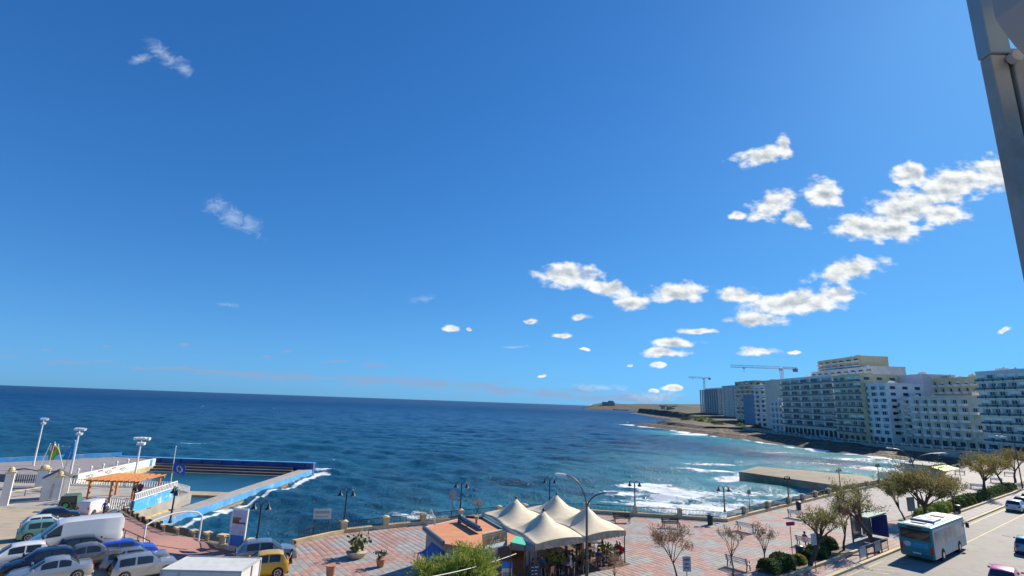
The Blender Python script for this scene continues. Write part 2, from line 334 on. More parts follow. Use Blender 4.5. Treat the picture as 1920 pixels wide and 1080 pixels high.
    big = N.noise(geo, .018, 4, .6)
    deep = N.mix(N.smooth(big, .35, .68), (.002, .046, .142), (.004, .062, .175))
    near = N.mix(N.smooth(big, .35, .68), (.004, .062, .118), (.007, .098, .165))
    c = N.mix(N.smooth(rr, 60, 600), near, deep)
    c = N.mix(N.smooth(sh, .12, .95), c, (.06, .33, .37))
    tex = N.math('ADD', N.math('MULTIPLY', N.noise(geo, .55, 7, .68, dist=.8), .75), N.math('MULTIPLY', N.noise(geo, 2.2, 4, .6), .25))
    fa = N.smooth(N.math('ADD', tex, N.math('MULTIPLY', fo, .46)), .62, .82)
    fa = N.math('MULTIPLY', fa, N.smooth(fo, .03, .35))
    st = N.vmath('MULTIPLY', geo, (1, .36, 1))
    w1 = N.noise(st, .55, 6, .62, dist=.3); w2 = N.noise(st, 1.9, 5, .6); w3 = N.noise(geo, 4.5, 3, .6)
    w0 = N.noise(N.vmath('MULTIPLY', geo, (1, .3, 1)), .13, 6, .66)
    fl = N.smooth(N.noise(N.vmath('MULTIPLY', geo, (1, .28, 1)), .42, 5, .7), .72, .78)
    fa = N.math('MAXIMUM', fa, N.math('MULTIPLY', N.math('MULTIPLY', fl, .22), N.smooth(N.noise(geo, .03, 3), .5, .62)))
    h = N.math('ADD', N.math('ADD', N.math('MULTIPLY', w0, N.smooth(rr, 90, 500, .3, 2.2)), N.math('MULTIPLY', w1, .9)), N.math('ADD', N.math('MULTIPLY', w2, .8), N.math('MULTIPLY', w3, .16)))
    bp = N.new('ShaderNodeBump', inp={'Strength': 1.0, 'Distance': .62, 'Height': h})
    body = N.new('ShaderNodeBsdfDiffuse', inp={'Color': c, 'Normal': bp.outputs[0]}); gl = N.new('ShaderNodeBsdfGlossy', inp={'Roughness': N.smooth(rr, 60, 2500, .10, .30), 'Normal': bp.outputs[0]})
    fr = N.new('ShaderNodeFresnel', inp={'IOR': 1.333, 'Normal': bp.outputs[0]}).outputs[0]
    # wave crests hide one another at grazing angles, so a rough sea mirrors less of the low sky far away
    b = N.new('ShaderNodeMixShader', inp={0: N.math('MULTIPLY', fr, N.smooth(rr, 100, 1300, 1.0, .30)), 1: body.outputs[0], 2: gl.outputs[0]})
    f = N.new('ShaderNodeBsdfPrincipled', inp={'Base Color': (.72, .78, .80, 1), 'Roughness': .85})
    mx = N.new('ShaderNodeMixShader', inp={0: fa, 1: b.outputs[0], 2: f.outputs[0]})
    N.new('ShaderNodeOutputMaterial', inp={0: mx.outputs[0]})
    return struct(grid_mesh('sea', X, Y, Z + SEA, m, {'foam': foam, 'shallow': shal, 'range': R}))
build_sea()

# ---------------------------------------------------------------- near ground: promenade, road, car park
KD = (.803, .596); KN = (.596, -.803)                      # along the kerb, and from the kerb out over the road
K0 = (25.1, 41.8)
def kerb(t, off=0.0): return (K0[0] + KD[0] * t + KN[0] * off, K0[1] + KD[1] * t + KN[1] * off)
def sst(t): t = min(1, max(0, t)); return t * t * (3 - 2 * t)
def zg(x, y): return max(-4.0, -max(0.0, y - 44) * .143 + 1.0 * sst((-x - 23) / 4) * (1 - sst((y - 40) / 10)))
M_asph = mat('asphalt_sunbleached', (.23, .22, .205), .8, var=.16, scale=1.2, bump=.25, bscale=30, stain=(.13, .125, .12), stain_amt=.6)
M_paveb = mat('paving_bed', (.29, .25, .225), .85, var=.2, scale=3)
M_conc = mat('concrete', (.36, .33, .28), .85, var=.2, scale=1.3, bump=.3, stain=(.2, .17, .13))
M_lime = mat('limestone', (.56, .45, .27), .8, var=.2, scale=2, bump=.3, stain=(.33, .24, .13), stain_amt=.45)
M_limed = mat('limestone_copings', (.62, .50, .30), .8, var=.15, scale=3, bump=.2, stain=(.36, .27, .15), stain_amt=.3)
M_tan = mat('sandy_concrete', (.40, .33, .23), .85, var=.18, scale=.8, bump=.25, bscale=20, stain=(.24, .20, .15), stain_amt=.45)
M_black = mat('black_iron', (.018, .018, .022), .45, var=.3, scale=8)
M_white = mat('white_paint', (.78, .77, .73), .55, var=.06, scale=2, stain=(.5, .45, .36), stain_amt=.3)
PROM = [p[:2] for p in WALL_F] + [p[:2] for p in WALL_R[1:]] + [(205, 176), kerb(215, -.3)] + [kerb(t, -.3) for t in (120, 60, 20, 0, -24)] + [(2, 24), (-12, 24), (-15.2, 36), (-16.2, 41)]
mb = MB(); mb.prism(PROM, -6.5, -.012); promenade = struct(mb.build('promenade', M_paveb))
mb = MB(); mb.add([(-120, -30, -.14), (300, -30, -.14), (300, 190, -.14), (190, 175, -.14), kerb(60, -.1) + (-.14,), kerb(-24, -.1) + (-.14,), (2, 26, -.14), (-13, 26, -.14), (-120, 26, -.14)], [tuple(range(9))])
road = struct(mb.build('road', M_asph))
# kerb stones
mb = MB(); mb.beam(kerb(-24, -.15) + (-.08,), kerb(180, -.15) + (-.08,), .3, .24); struct(mb.build('kerb', M_lime, bevel=.02))
# painted lines and worn yellow hatching by the bus stop
M_yel = mat('worn_yellow_paint', (.42, .34, .12), .7, var=.3, scale=5, stain=(.24, .22, .19), stain_amt=.9)
mb = MB(); z = -.132
for a, b, o, w in ((-10, 9.2, .35, .14), (24, 90, .35, .14), (24, 60, 2.6, .12)):
    mb.add([kerb(a, o) + (z,), kerb(b, o) + (z,), kerb(b, o + w) + (z,), kerb(a, o + w) + (z,)], [(3, 2, 1, 0)])
for k in range(12):
    t = 4 + k * 1.3; mb.add([kerb(t, .55) + (z,), kerb(t + .22, .55) + (z,), kerb(t + 1.3, 2.0) + (z,), kerb(t + 1.08, 2.0) + (z,)], [(3, 2, 1, 0)])
struct(mb.build('road_marking', M_yel))
# paving slabs, red and grey in a wave pattern; the nearest are single pieces
def slab_red(x, y):
    if x > 46: return random.random() < .06
    a = (x * KD[0] + y * KD[1]) / 5.2; b = (x * KN[0] + y * KN[1]) / 3.9
    a += .16 * math.sin(b * 2.3 + x * .21); b += .14 * math.sin(a * 2.9 + y * .33)
    r = math.floor(b); a += .5 * (r % 2)
    d = math.hypot((a - math.floor(a) - .5) * 1.0, (b - r - .5) * .82)
    return d > .36
M_sr = mat('red_paving_slab', (.38, .235, .20), .8, var=.16, scale=4, bump=.15, stain=(.42, .30, .25), stain_amt=.3, per_obj=.3)
M_sg = mat('grey_paving_slab', (.31, .30, .29), .8, var=.14, scale=4, bump=.15, stain=(.30, .27, .24), stain_amt=.3, per_obj=.25)
def slab_material():
    m = bpy.data.materials.new('paving_slabs'); m.use_nodes = True; N = NT(m.node_tree); N.n.clear()
    geo = N.new('ShaderNodeNewGeometry').outputs['Position']
    a = N.new('ShaderNodeAttribute', attribute_name='tone'); red = N.new('ShaderNodeAttribute', attribute_name='red').outputs['Fac']
    c = N.mix(red, (.31, .30, .29), (.38, .235, .20))
    c = N.new('ShaderNodeHueSaturation', inp={'Value': a.outputs['Fac'], 'Color': c}).outputs[0]
    n = N.noise(geo, 1.1, 5, .65)
    c = N.mix(N.math('MULTIPLY', N.smooth(n, .48, .7), .45), c, (.27, .235, .205))
    b = N.new('ShaderNodeBsdfPrincipled', inp={'Base Color': c, 'Roughness': .78})
    N.new('ShaderNodeOutputMaterial', inp={0: b.outputs[0]}); return m
def build_slabs():
    random.seed(11); S = .5; g = .006; cells = []
    mx = np.array([p[0] for p in PROM]); 
    ii = [(i, j) for i in range(-40, 330) for j in range(-150, 110)]
    A = np.array(ii, float)
    X = K0[0] + KD[0] * (A[:, 0] + .5) * S + KN[0] * (A[:, 1] + .5) * S; Y = K0[1] + KD[1] * (A[:, 0] + .5) * S + KN[1] * (A[:, 1] + .5) * S
    # widen the lattice to cover the whole promenade on this axis
    I = np.arange(-130, 230); J = np.arange(-130, 2)
    II, JJ = np.meshgrid(I, J, indexing='ij')
    X = K0[0] + KD[0] * (II + .5) * S + KN[0] * (JJ + .5) * S; Y = K0[1] + KD[1] * (II + .5) * S + KN[1] * (JJ + .5) * S
    ok = pt_poly(PROM, X, Y) & (dist_line(WALL_F, X, Y) > .3) & (dist_line(WALL_R, X, Y) > .3) & (Y > 33) & (Y < 130)
    pts = sorted(zip(X[ok], Y[ok]), key=lambda p: p[0] ** 2 + p[1] ** 2)
    h = S / 2 - g; ch = .012; ang = math.atan2(KD[1], KD[0])
    def slab(mb):
        mb.add([(-h, -h, -.011), (h, -h, -.011), (h, h, -.011), (-h, h, -.011), (-h, -h, -.002), (h, -h, -.002), (h, h, -.002), (-h, h, -.002),
                (-h + ch, -h + ch, .004), (h - ch, -h + ch, .004), (h - ch, h - ch, .004), (-h + ch, h - ch, .004)],
               [(0, 1, 5, 4), (1, 2, 6, 5), (2, 3, 7, 6), (3, 0, 4, 7), (4, 5, 9, 8), (5, 6, 10, 9), (6, 7, 11, 10), (7, 4, 8, 11), (8, 9, 10, 11)])
    seen = [p for p in pts if abs(p[0]) < p[1] * .98 and p[1] > 38.6]
    vis = [p for p in seen if not (-7 < p[0] < 11 and p[1] < 47)][:300]; vset = set(vis)
    protos = {}
    for k, p in enumerate(vis):
        r = slab_red(*p)
        if r not in protos:
            mb = MB(); slab(mb); o = mb.build('paving_slab', M_sr if r else M_sg, promenade); protos[r] = o
        else:
            o = protos[r].copy(); COL.objects.link(o); o.parent = promenade
        o.location = (p[0], p[1], random.uniform(-.002, .003)); o.rotation_euler = (0, 0, ang)
    mb = MB(); slab(mb); V0 = np.array(mb.v); F0 = np.array([f for f in mb.f])
    c, s = math.cos(ang), math.sin(ang); V0 = np.stack([V0[:, 0] * c - V0[:, 1] * s, V0[:, 0] * s + V0[:, 1] * c, V0[:, 2]], -1)
    rest = np.array([p for p in pts if p not in vset]); n = len(rest)
    off = np.concatenate([rest, np.random.RandomState(1).uniform(-.002, .003, (n, 1))], 1)
    V = (V0[None] + off[:, None]).reshape(-1, 3); F = (F0[None] + (np.arange(n) * len(V0))[:, None, None]).reshape(-1, 4)
    me = bpy.data.meshes.new('paving'); me.vertices.add(len(V)); me.vertices.foreach_set('co', V.astype(np.float32).reshape(-1))
    me.loops.add(F.size); me.loops.foreach_set('vertex_index', F.astype(np.int32).reshape(-1)); me.polygons.add(len(F)); me.polygons.foreach_set('loop_start', np.arange(0, F.size, 4, dtype=np.int32))
    me.update(calc_edges=True); me.materials.append(slab_material())
    red = np.array([1.0 if slab_red(*p) else 0.0 for p in rest]); tone = np.random.RandomState(2).uniform(.84, 1.16, n)
    for nm, a in (('red', red), ('tone', tone)):
        at = me.attributes.new(nm, 'FLOAT', 'FACE'); at.data.foreach_set('value', np.repeat(a, len(F0)).astype(np.float32))
    o = bpy.data.objects.new('paving', me); COL.objects.link(o); o.parent = promenade; stuff(o)
build_slabs()
# car park, ramp and lido forecourt: one sloping sheet
PARK = [p[:2] for p in WALL_L] + [(-16.2, 41), (-15.2, 36), (-12, 24), (-110, 24), (-110, 76), (-49.6, 76)]
PATH = [p[:2] for p in WALL_L[:-1]] + [(p[0] - 3.6, p[1] - 3.2) for p in reversed(WALL_L[:-1])]
def build_park():
    xs = np.arange(-110, -11.9, .35); ys = np.arange(24, 78, .35); X, Y = np.meshgrid(xs, ys, indexing='ij')
    zz = np.vectorize(zg)(X, Y) + .004 + .012 * vnoise(X / 3, Y / 3, 4, 3)
    path = pt_poly(PATH, X, Y).astype(float)
    m = bpy.data.materials.new('car_park_surface'); m.use_nodes = True; N = NT(m.node_tree); N.n.clear()
    geo = N.new('ShaderNodeNewGeometry').outputs['Position']; pa = N.new('ShaderNodeAttribute', attribute_name='path').outputs['Fac']
    n = N.noise(geo, .5, 6, .65); n2 = N.noise(geo, 7, 4, .6)
    c = N.mix(N.smooth(n, .35, .68), (.42, .345, .245), (.26, .23, .185))
    c = N.mix(N.math('MULTIPLY', n2, .35), c, (.48, .39, .27))
    br = N.new('ShaderNodeTexBrick', inp={'Vector': geo, 'Color1': (.40, .20, .165, 1), 'Color2': (.34, .185, .155, 1), 'Mortar': (.26, .17, .14, 1), 'Scale': 2.4, 'Mortar Size': .02})
    c = N.mix(N.smooth(pa, .45, .55), c, br.outputs[0])
    bp = N.new('ShaderNodeBump', inp={'Strength': .25, 'Distance': .03, 'Height': n2})
    b = N.new('ShaderNodeBsdfPrincipled', inp={'Base Color': c, 'Roughness': .8, 'Normal': bp.outputs[0]})
    N.new('ShaderNodeOutputMaterial', inp={0: b.outputs[0]})
    keep = pt_poly(PARK, X, Y)
    return struct(grid_mesh('car_park', X, Y, zz, m, {'path': path}, keep=keep))
build_park()
# ---------------------------------------------------------------- the bay shore, road and headland on the right
COASTW = [(176, 176, 0.3), (186, 205, -.4), (187, 235, -1.4), (187, 290, -2.3), (187, 350, -2.2), (188, 400, -1.9), (198, 440, -1.5)]
LAND = SHORE + [(172, 192), (176, 174), (470, 150), (900, 1000), (900, 1500), (352, 1500), (258, 830), (205, 640), (150, 548)]
def zroad(y): return np.interp(y, [170, 205, 235, 290, 400, 470, 600, 900], [.2, -.5, -1.5, -2.4, -2.0, -1.0, 1.0, 5.0])
def build_coast():
    xs = np.concatenate([np.arange(104, 240, .9), np.arange(240, 480, 5), np.arange(480, 900, 20)]); ys = np.concatenate([np.arange(150, 560, 1.1), np.arange(560, 900, 5), np.arange(900, 1500, 15)])
    X, Y = np.meshgrid(xs, ys, indexing='ij')
    ins = pt_poly(LAND, X, Y); d = dist_line(LAND[:len(SHORE)] + [], X, Y); d2 = dist_line(LAND[-5:] + LAND[:1], X, Y); d = np.minimum(d, d2)
    d = d + 3.2 * vnoise(X / 11, Y / 11, 31, 4)
    n = vnoise(X / 7, Y / 7, 8, 5); n2 = vnoise(X / 40, Y / 40, 12, 4)
    t = np.clip(d / 13, 0, 1); plat = -6.5 + 2.6 * t + .7 * n * t + np.clip((d - 18) / 40, 0, 1) * 1.6
    plat = np.round(plat / .55) * .55 * .7 + plat * .3
    wx = np.interp(Y, [p[1] for p in COASTW], [p[0] for p in COASTW]); far = np.clip((Y - 420) / 60, 0, 1)
    up = np.where(Y < 430, (X > wx + .5).astype(float), np.clip((d - 22) / 7, 0, 1))
    rd = zroad(Y) + far * (1.2 * n2 + np.clip((Y - 520) / 500, 0, 1) * (5 + 11 * np.clip((Y - 800) / 500, 0, 1)) * np.clip((d - 10) / 90, 0, 1))
    Z = np.where(ins, plat * (1 - up) + rd * up, -9.0)
    veg = np.clip((np.clip((d - 20) / 10, 0, 1) * far * (.75 + .8 * vnoise(X / 16, Y / 16, 77, 4) + .9 * (Y > 560))), 0, 1)
    m = bpy.data.materials.new('shore_rock'); m.use_nodes = True; N = NT(m.node_tree); N.n.clear()
    geo = N.new('ShaderNodeNewGeometry').outputs['Position']
    vg = N.new('ShaderNodeAttribute', attribute_name='veg').outputs['Fac']; hh = N.new('ShaderNodeAttribute', attribute_name='dist').outputs['Fac']
    na = N.noise(N.vmath('MULTIPLY', geo, (1, 1, 3)), .25, 7, .68)
    c = N.mix(N.smooth(na, .38, .64), (.040, .031, .021), (.155, .115, .068))
    c = N.mix(N.smooth(hh, 7, 1), c, (.05, .042, .030))
    c = N.mix(N.smooth(N.math('ADD', vg, N.math('MULTIPLY', N.math('SUBTRACT', na, .5), 1.1)), .45, .75), c, N.mix(N.noise(geo, .5, 5), (.024, .034, .016), (.060, .062, .030)))
    bp = N.new('ShaderNodeBump', inp={'Strength': .8, 'Distance': .6, 'Height': na})
    b = N.new('ShaderNodeBsdfPrincipled', inp={'Base Color': c, 'Roughness': .85, 'Normal': bp.outputs[0]}); N.new('ShaderNodeOutputMaterial', inp={0: b.outputs[0]})
    o = struct(grid_mesh('rocky_shore', X, Y, Z, m, {'veg': veg, 'dist': d}, smooth=False, keep=ins & (d > -6)))
build_coast()
M_cw = mat('coast_wall_concrete', (.42, .38, .31), .85, var=.2, scale=.5, bump=.2, stain=(.25, .21, .16))
M_cwt = mat('coast_wall_teal_paint', (.22, .42, .43), .75, var=.2, scale=.4, stain=(.40, .38, .30), stain_amt=.7)
M_rail = mat('pale_metal_rail', (.55, .54, .50), .5, var=.1)
cw = thing('coast_wall', 'long pale concrete sea wall with railing below the apartment blocks', 'wall', COASTW[0])
o0 = Vector(COASTW[0])
for i, (a, b) in enumerate(zip(COASTW[:-1], COASTW[1:])):
    a = Vector(a) - o0; b = Vector(b) - o0
    mb = MB(); dd = (b - a); nn = Vector((dd.y, -dd.x, 0)).normalized() * .45
    bot = -5.6 - o0.z
    mb.add([a - nn, b - nn, b + nn, a + nn, (a.x - nn.x * 1.5, a.y - nn.y * 1.5, bot), (b.x - nn.x * 1.5, b.y - nn.y * 1.5, bot), (b.x + nn.x, b.y + nn.y, bot), (a.x + nn.x, a.y + nn.y, bot)],
           [(0, 1, 2, 3), (0, 4, 5, 1), (1, 5, 6, 2), (2, 6, 7, 3), (3, 7, 4, 0)])
    mb.build('wall_section', M_cwt if i in (3, 4) else M_cw, cw)
    mb = MB(); mb.beam(a + Vector((0, 0, .98)), b + Vector((0, 0, .98)), .22, .16); mb.beam(a + Vector((0, 0, .5)), b + Vector((0, 0, .5)), .1, .1); mb.build('rail', M_rail, cw)
    k = max(2, int(dd.length / 5.5))
    for j in range(k):
        p = a + dd * (j / k); mb = MB(); mb.box(-.22, .22, -.22, .22, 0, 1.25); mb.box(-.28, .28, -.28, .28, 1.25, 1.38)
        if i == 0 and j == 0: post0 = mb.build('post', M_rail, cw)
        else: q = post0.copy(); COL.objects.link(q); q.parent = cw; q.location = p
# concrete bathing pier
mb = MB(); mb.prism(PIER, -7.2, -3.6)
pier = tag(mb.build('concrete_pier', mat('pier_concrete', (.25, .21, .15), .85, var=.25, scale=.6, bump=.4, bscale=3, stain=(.14, .12, .09), stain_amt=.7), bevel=.15), 'flat concrete bathing pier jutting into the turquoise bay', 'pier')
# far headland and breakwater
def build_far():
    xs = np.linspace(300, 1900, 260); ys = np.linspace(2300, 4200, 60); X, Y = np.meshgrid(xs, ys, indexing='ij')
    px = X / Y
    prof = np.interp(px, [.145, .165, .19, .22, .26, .31, .36, .42, .6], [-12, 16, 30, 26, 30, 34, 38, 46, 50])
    d = np.clip((Y - 2500 - 120 * vnoise(X / 260, Y * 0, 3, 3)) / 350, 0, 1)
    Z = -8 + (prof + 8) * d ** .6 + 5 * vnoise(X / 70, Y / 120, 5, 5) * d
    m = bpy.data.materials.new('far_scrub'); m.use_nodes = True; N = NT(m.node_tree); N.n.clear()
    geo = N.new('ShaderNodeNewGeometry').outputs['Position']; na = N.noise(geo, .012, 7, .7)
    c = N.mix(N.smooth(na, .40, .60), (.022, .030, .020), (.070, .054, .036)); c = N.mix(N.smooth(N.noise(geo, .05, 4, .6), .64, .72), c, (.15, .125, .10))
    b = N.new('ShaderNodeBsdfPrincipled', inp={'Base Color': c, 'Roughness': .9}); N.new('ShaderNodeOutputMaterial', inp={0: b.outputs[0]})
    struct(grid_mesh('headland', X, Y, Z, m, smooth=True))
build_far()
M_far = mat('far_stone', (.42, .36, .27), .85, var=.2, scale=.05)
mb = MB(); mb.beam((466.89, 3224.98, -4.0), (558.52, 2409.38, -4.0), 14, 5); tag(mb.build('breakwater', M_far), 'low stone breakwater at the tip of the far headland', 'breakwater')
b0 = (535.17, 2750.0, 24.13)
fort = thing('hilltop_fort', 'small pale fort on the crest of the far headland', 'fort', b0)
mb = MB(); mb.box(-30, 34, -12, 12, -14, 9); mb.build('wall', M_far, fort)
mb = MB(); mb.box(2, 28, -10, 10, 9.01, 16); mb.build('keep', M_far, fort)
random.seed(4)
HX = sorted(random.uniform(1243, 1312) for _ in range(16))
for k in range(16):
    x = HX[k]; a = (308.62, 1000.0, 9.17)
    Y = random.uniform(1050, 1400); X = Y * (x - 960) / 940 * .985
    w, h = random.uniform(7, 16), random.uniform(5, 9); zz = 4 + (Y - 900) * .014
    hs = thing('far_house', 'tiny %s flat-roofed house on the distant coast, %s from the left' % (['white', 'sandy', 'brown'][k % 3], ['first','second','third','fourth','fifth','sixth','seventh','eighth','ninth','tenth','eleventh','twelfth','thirteenth','fourteenth','fifteenth','sixteenth'][k]), 'house', (X, Y, zz), random.uniform(0, 1), 'houses scattered along the distant coast')
    mb = MB(); mb.box(-w / 2, w / 2, -5, 5, -8, h); mb.build('wall', mat('house_wall_%d' % (k % 3), [(.62, .58, .5), (.52, .42, .28), (.45, .30, .2)][k % 3], .8, var=.1, scale=.2), hs)
    mb = MB(); mb.box(-w / 2 - .3, w / 2 + .3, -5.3, 5.3, h, h + .5); mb.build('roof', M_far, hs)

# ================================================================ apartment blocks along the bay (fronts face -X)
G_dark = glass('window_glass_dark', (.05, .065, .075), .12, .3); G_blue = glass('window_glass_blue', (.05, .11, .14), .12, .35); G_warm = glass('window_glass_bronze', (.07, .05, .04))
M_fr = mat('window_frame_white', (.62, .62, .60), .5, var=.05); M_frd = mat('window_frame_dark', (.06, .06, .06), .5)
M_balg = glass('balcony_glass', (.10, .15, .17), .15, .3); M_slab = mat('balcony_slab', (.84, .80, .71), .7, var=.08, scale=.6)
M_unit = mat('roof_plant_metal', (.40, .41, .42), .5, var=.15)
def wmat(name, col, st=.3): return mat(name, col, .8, var=.10, scale=.35, bump=.1, bscale=4, stain=tuple(c * .62 for c in col), stain_amt=st)
def block(name, label, xf, y0, y1, z0, z1, depth, wall, floors, bays, win=(.55, .55), gl=None, frame=None, balc=None, bal_w=.9, roof='parapet', ground=0.0, cat='apartment block', blank_top=0.0, seed=1, skip=(), side=0, group='apartment blocks along the bay', bmat=None, awn=None):
    """y0 near end, y1 far end. floors x bays of real openings in the front; side = bays of windows on the end facing -Y"""
    rnd = random.Random(seed); t = thing(name, label, cat, (xf, (y0 + y1) / 2, z0), group=group)
    L = y1 - y0; H = z1 - z0; hy = L / 2; gl = gl or G_dark; frame = frame or M_fr
    fh = (H - ground - blank_top) / max(floors, 1); bw = L / max(bays, 1)
    mb = MB(); mb.box(.4, depth, -hy, hy, -6, H)
    ww, wh = bw * win[0], fh * win[1]; sill = fh * (1 - win[1]) * .45
    if floors:
        for j in range(bays + 1):                     # piers
            a = -hy if j == 0 else -hy + j * bw - (bw - ww) / 2; b = hy if j == bays else -hy + j * bw + (bw - ww) / 2
            mb.box(0, .4, a, b, -6, H)
        for j in range(bays):
            c = -hy + (j + .5) * bw; zs = -6 if True else 0
            for i in range(floors + 1):
                top = ground + i * fh + sill if i < floors else H
                if i == 0 and ground: 
                    mb.box(.004, .4, c - ww / 2, c + ww / 2, ground * .8, top)
                else: mb.box(.004, .4, c - ww / 2, c + ww / 2, zs, top)
                zs = top + wh
    else: mb.box(0, .4, -hy, hy, -6, H)
    mb.build('wall', wall, t)
    mb = MB(); e = .12
    mb.box(-e, depth + e, -hy - e, -hy + .3, H, H + .9); mb.box(-e, depth + e, hy - .3, hy + e, H, H + .9); mb.box(-e, .25, -hy + .3, hy - .3, H, H + .9); mb.box(.25, depth, -hy + .3, hy - .3, H - .05, H + .06)
    rf = mb.build('roof', wall if roof == 'parapet' else M_slab, t)
    for k in range(rnd.randint(2, 4)):
        mb = MB(); a = rnd.uniform(-hy * .8, hy * .7); d = rnd.uniform(1.5, depth * .5); w = rnd.uniform(1.2, min(4, L * .25)); hh = rnd.uniform(1.2, 2.6)
        mb.box(d, d + 2.2, a, a + w, H + .06, H + hh); mb.box(d + .3, d + .7, a + .3, a + .7, H + hh, H + hh + .5); mb.build('roof_plant', M_unit if k % 2 else wall, t)
    if floors:
        mb = MB()                                     # one window: frame, mullion, pane
        mb.box(.27, .31, -ww / 2, ww / 2, 0, wh, 1); fw = min(.12, ww * .06)
        for a, b, c, d in ((-ww / 2, ww / 2, 0, fw), (-ww / 2, ww / 2, wh - fw, wh), (-ww / 2, -ww / 2 + fw, fw, wh - fw), (ww / 2 - fw, ww / 2, fw, wh - fw)): mb.box(.2, .27, a, b, c, d, 0)
        nm = 2 if ww > 2.6 else 1
        for q in range(1, nm + 1):
            c = -ww / 2 + ww * q / (nm + 1); mb.box(.21, .27, c - fw / 2, c + fw / 2, fw, wh - fw, 0)
        if rnd.random() < 2: mb.box(.22, .262, -ww / 2 + fw, -ww / 2 + ww * .32, fw, wh - fw, 2)      # drawn curtain
        w0 = None; b0 = None; ac0 = [None]; sh0 = [None]
        M_curt = mat('curtain', (.45, .43, .40), .9)
        for i in range(floors):
            for j in range(bays):
                if (i, j) in skip: continue
                p = (0, -hy + (j + .5) * bw, ground + i * fh + sill)
                if w0 is None: w = w0 = mb.build('window', [frame, gl, M_curt], t)
                else: w = w0.copy(); COL.objects.link(w); w.parent = t; w.scale = (1, 1 if (i * 7 + j * 3 + seed) % 3 else -1, 1)
                w.location = p
                if rnd.random() < .16:
                    if ac0[0] is None: m5 = MB(); m5.box(-.35, -.004, -.42, .42, 0, .6, 0); m5.box(-.37, -.351, -.3, .1, .1, .5, 1); ac = ac0[0] = m5.build('air_conditioner', [M_slab, M_frd], t)
                    else: ac = ac0[0].copy(); COL.objects.link(ac); ac.parent = t
                    ac.location = (0, p[1] + ww / 2 + .12 * bw, p[2] + wh * .2)
                if rnd.random() < .3:
                    if sh0[0] is None: m6 = MB(); m6.box(.10, .19, -ww / 2 + .01, ww / 2 - .01, wh * .42, wh - .01); s_ = sh0[0] = m6.build('roller_blind', M_curt if rnd.random() < .6 else M_slab, t)
                    else: s_ = sh0[0].copy(); COL.objects.link(s_); s_.parent = t
                    s_.location = p; s_.scale = (1, 1, 1)
                if balc and not (i == 0 and not ground and balc != 'all'):
                    zb = ground + i * fh - .02
                    if b0 is None:
                        m2 = MB(); q = bw * bal_w / 2; dp = 1.35
                        m2.box(-dp, -.004, -q, q, -.12, .10, 0)
                        if balc == 'glass' or balc == 'all': m2.box(-dp, -dp + .05, -q, q, .10, 1.0, 1); m2.box(-dp + .05, -.004, -q, -q + .05, .10, 1.0, 1); m2.box(-dp + .05, -.004, q - .05, q, .10, 1.0, 1); m2.box(-dp - .02, -dp + .06, -q, q, 1.0, 1.07, 0)
                        elif balc == 'solid': m2.box(-dp, -dp + .12, -q, q, .10, .95, 0); m2.box(-dp + .12, -.004, -q, -q + .12, .10, .95, 0); m2.box(-dp + .12, -.004, q - .12, q, .10, .95, 0)
                        elif balc == 'iron':
                            n = int(2 * q / .35)
                            for a in range(n + 1): yy_ = -q + 2 * q * a / n; m2.box(-dp, -dp + .05, yy_ - .03, yy_ + .03, .10, 1.0, 1)
                            m2.box(-dp - .02, -dp + .07, -q, q, 1.0, 1.06, 1)
                        b = b0 = m2.build('balcony', [M_slab, bmat or (M_balg if balc in ('glass', 'all') else M_frd)], t)
                    else: b = b0.copy(); COL.objects.link(b); b.parent = t
                    b.location = (0, p[1], zb)
    if side:
        sw = depth / side * .45; m3 = MB(); m3.box(-sw / 2, sw / 2, .0, .08, 0, fh * .5, 0); m3.box(-sw / 2 + .12, sw / 2 - .12, -.02, .0, .12, fh * .5 - .12, 1)
        s0 = None
        for i in range(floors):
            for j in range(side):
                p = ((j + .5) * depth / side, -hy - .085, ground + i * fh + fh * .25)
                if s0 is None: s = s0 = m3.build('window', [frame, gl], t)
                else: s = s0.copy(); COL.objects.link(s); s.parent = t
                s.location = p
    if ground:                                        # shop fronts and doors at street level
        n = max(2, int(L / 4.5)); mb = MB(); w = L / n * .62
        mb.box(-.06, -.004, -w / 2, w / 2, 0, ground * .7, 0); mb.box(-.1, -.06, -w / 2 + .15, -.06, .2, ground * .7 - .15, 1); mb.box(-.1, -.06, .06, w / 2 - .15, .2, ground * .7 - .15, 1)
        d0 = None
        for j in range(n):
            if d0 is None: d = d0 = mb.build('shop_front', [M_frd if seed % 2 else M_fr, G_dark], t)
            else: d = d0.copy(); COL.objects.link(d); d.parent = t
            d.location = (0, -hy + (j + .5) * L / n, 0)
        if awn:
            mb = MB(); mb.add([(-.01, -L * .3, ground * .9), (-.01, L * .3, ground * .9), (-1.8, L * .3, ground * .66), (-1.8, -L * .3, ground * .66)], [(0, 1, 2, 3)]); mb.build('awning', awn, t)
    return t
c_white = wmat('render_white', (.82, .77, .69)); c_bluew = wmat('render_pale_blue', (.79, .77, .73)); c_beige = wmat('render_beige', (.70, .61, .48)); c_yel = wmat('limestone_yellow', (.74, .60, .34))
c_grey = wmat('render_grey', (.66, .65, .63)); c_pink = wmat('render_rose_grey', (.70, .64, .62)); c_or = wmat('render_orange', (.72, .46, .2)); c_blue = wmat('render_slate_blue', (.20, .30, .40)); c_dark = wmat('concrete_raw', (.66, .64, .60))
X1 = 205
block('apartment_block', 'tall grey apartment block with glass balconies at the right edge of the photo', 194, 188.75, 209.8, -.6, 30.23, 22, c_grey, 8, 5, (.78, .66), G_blue, M_fr, 'glass', .86, ground=4, seed=3, side=4)
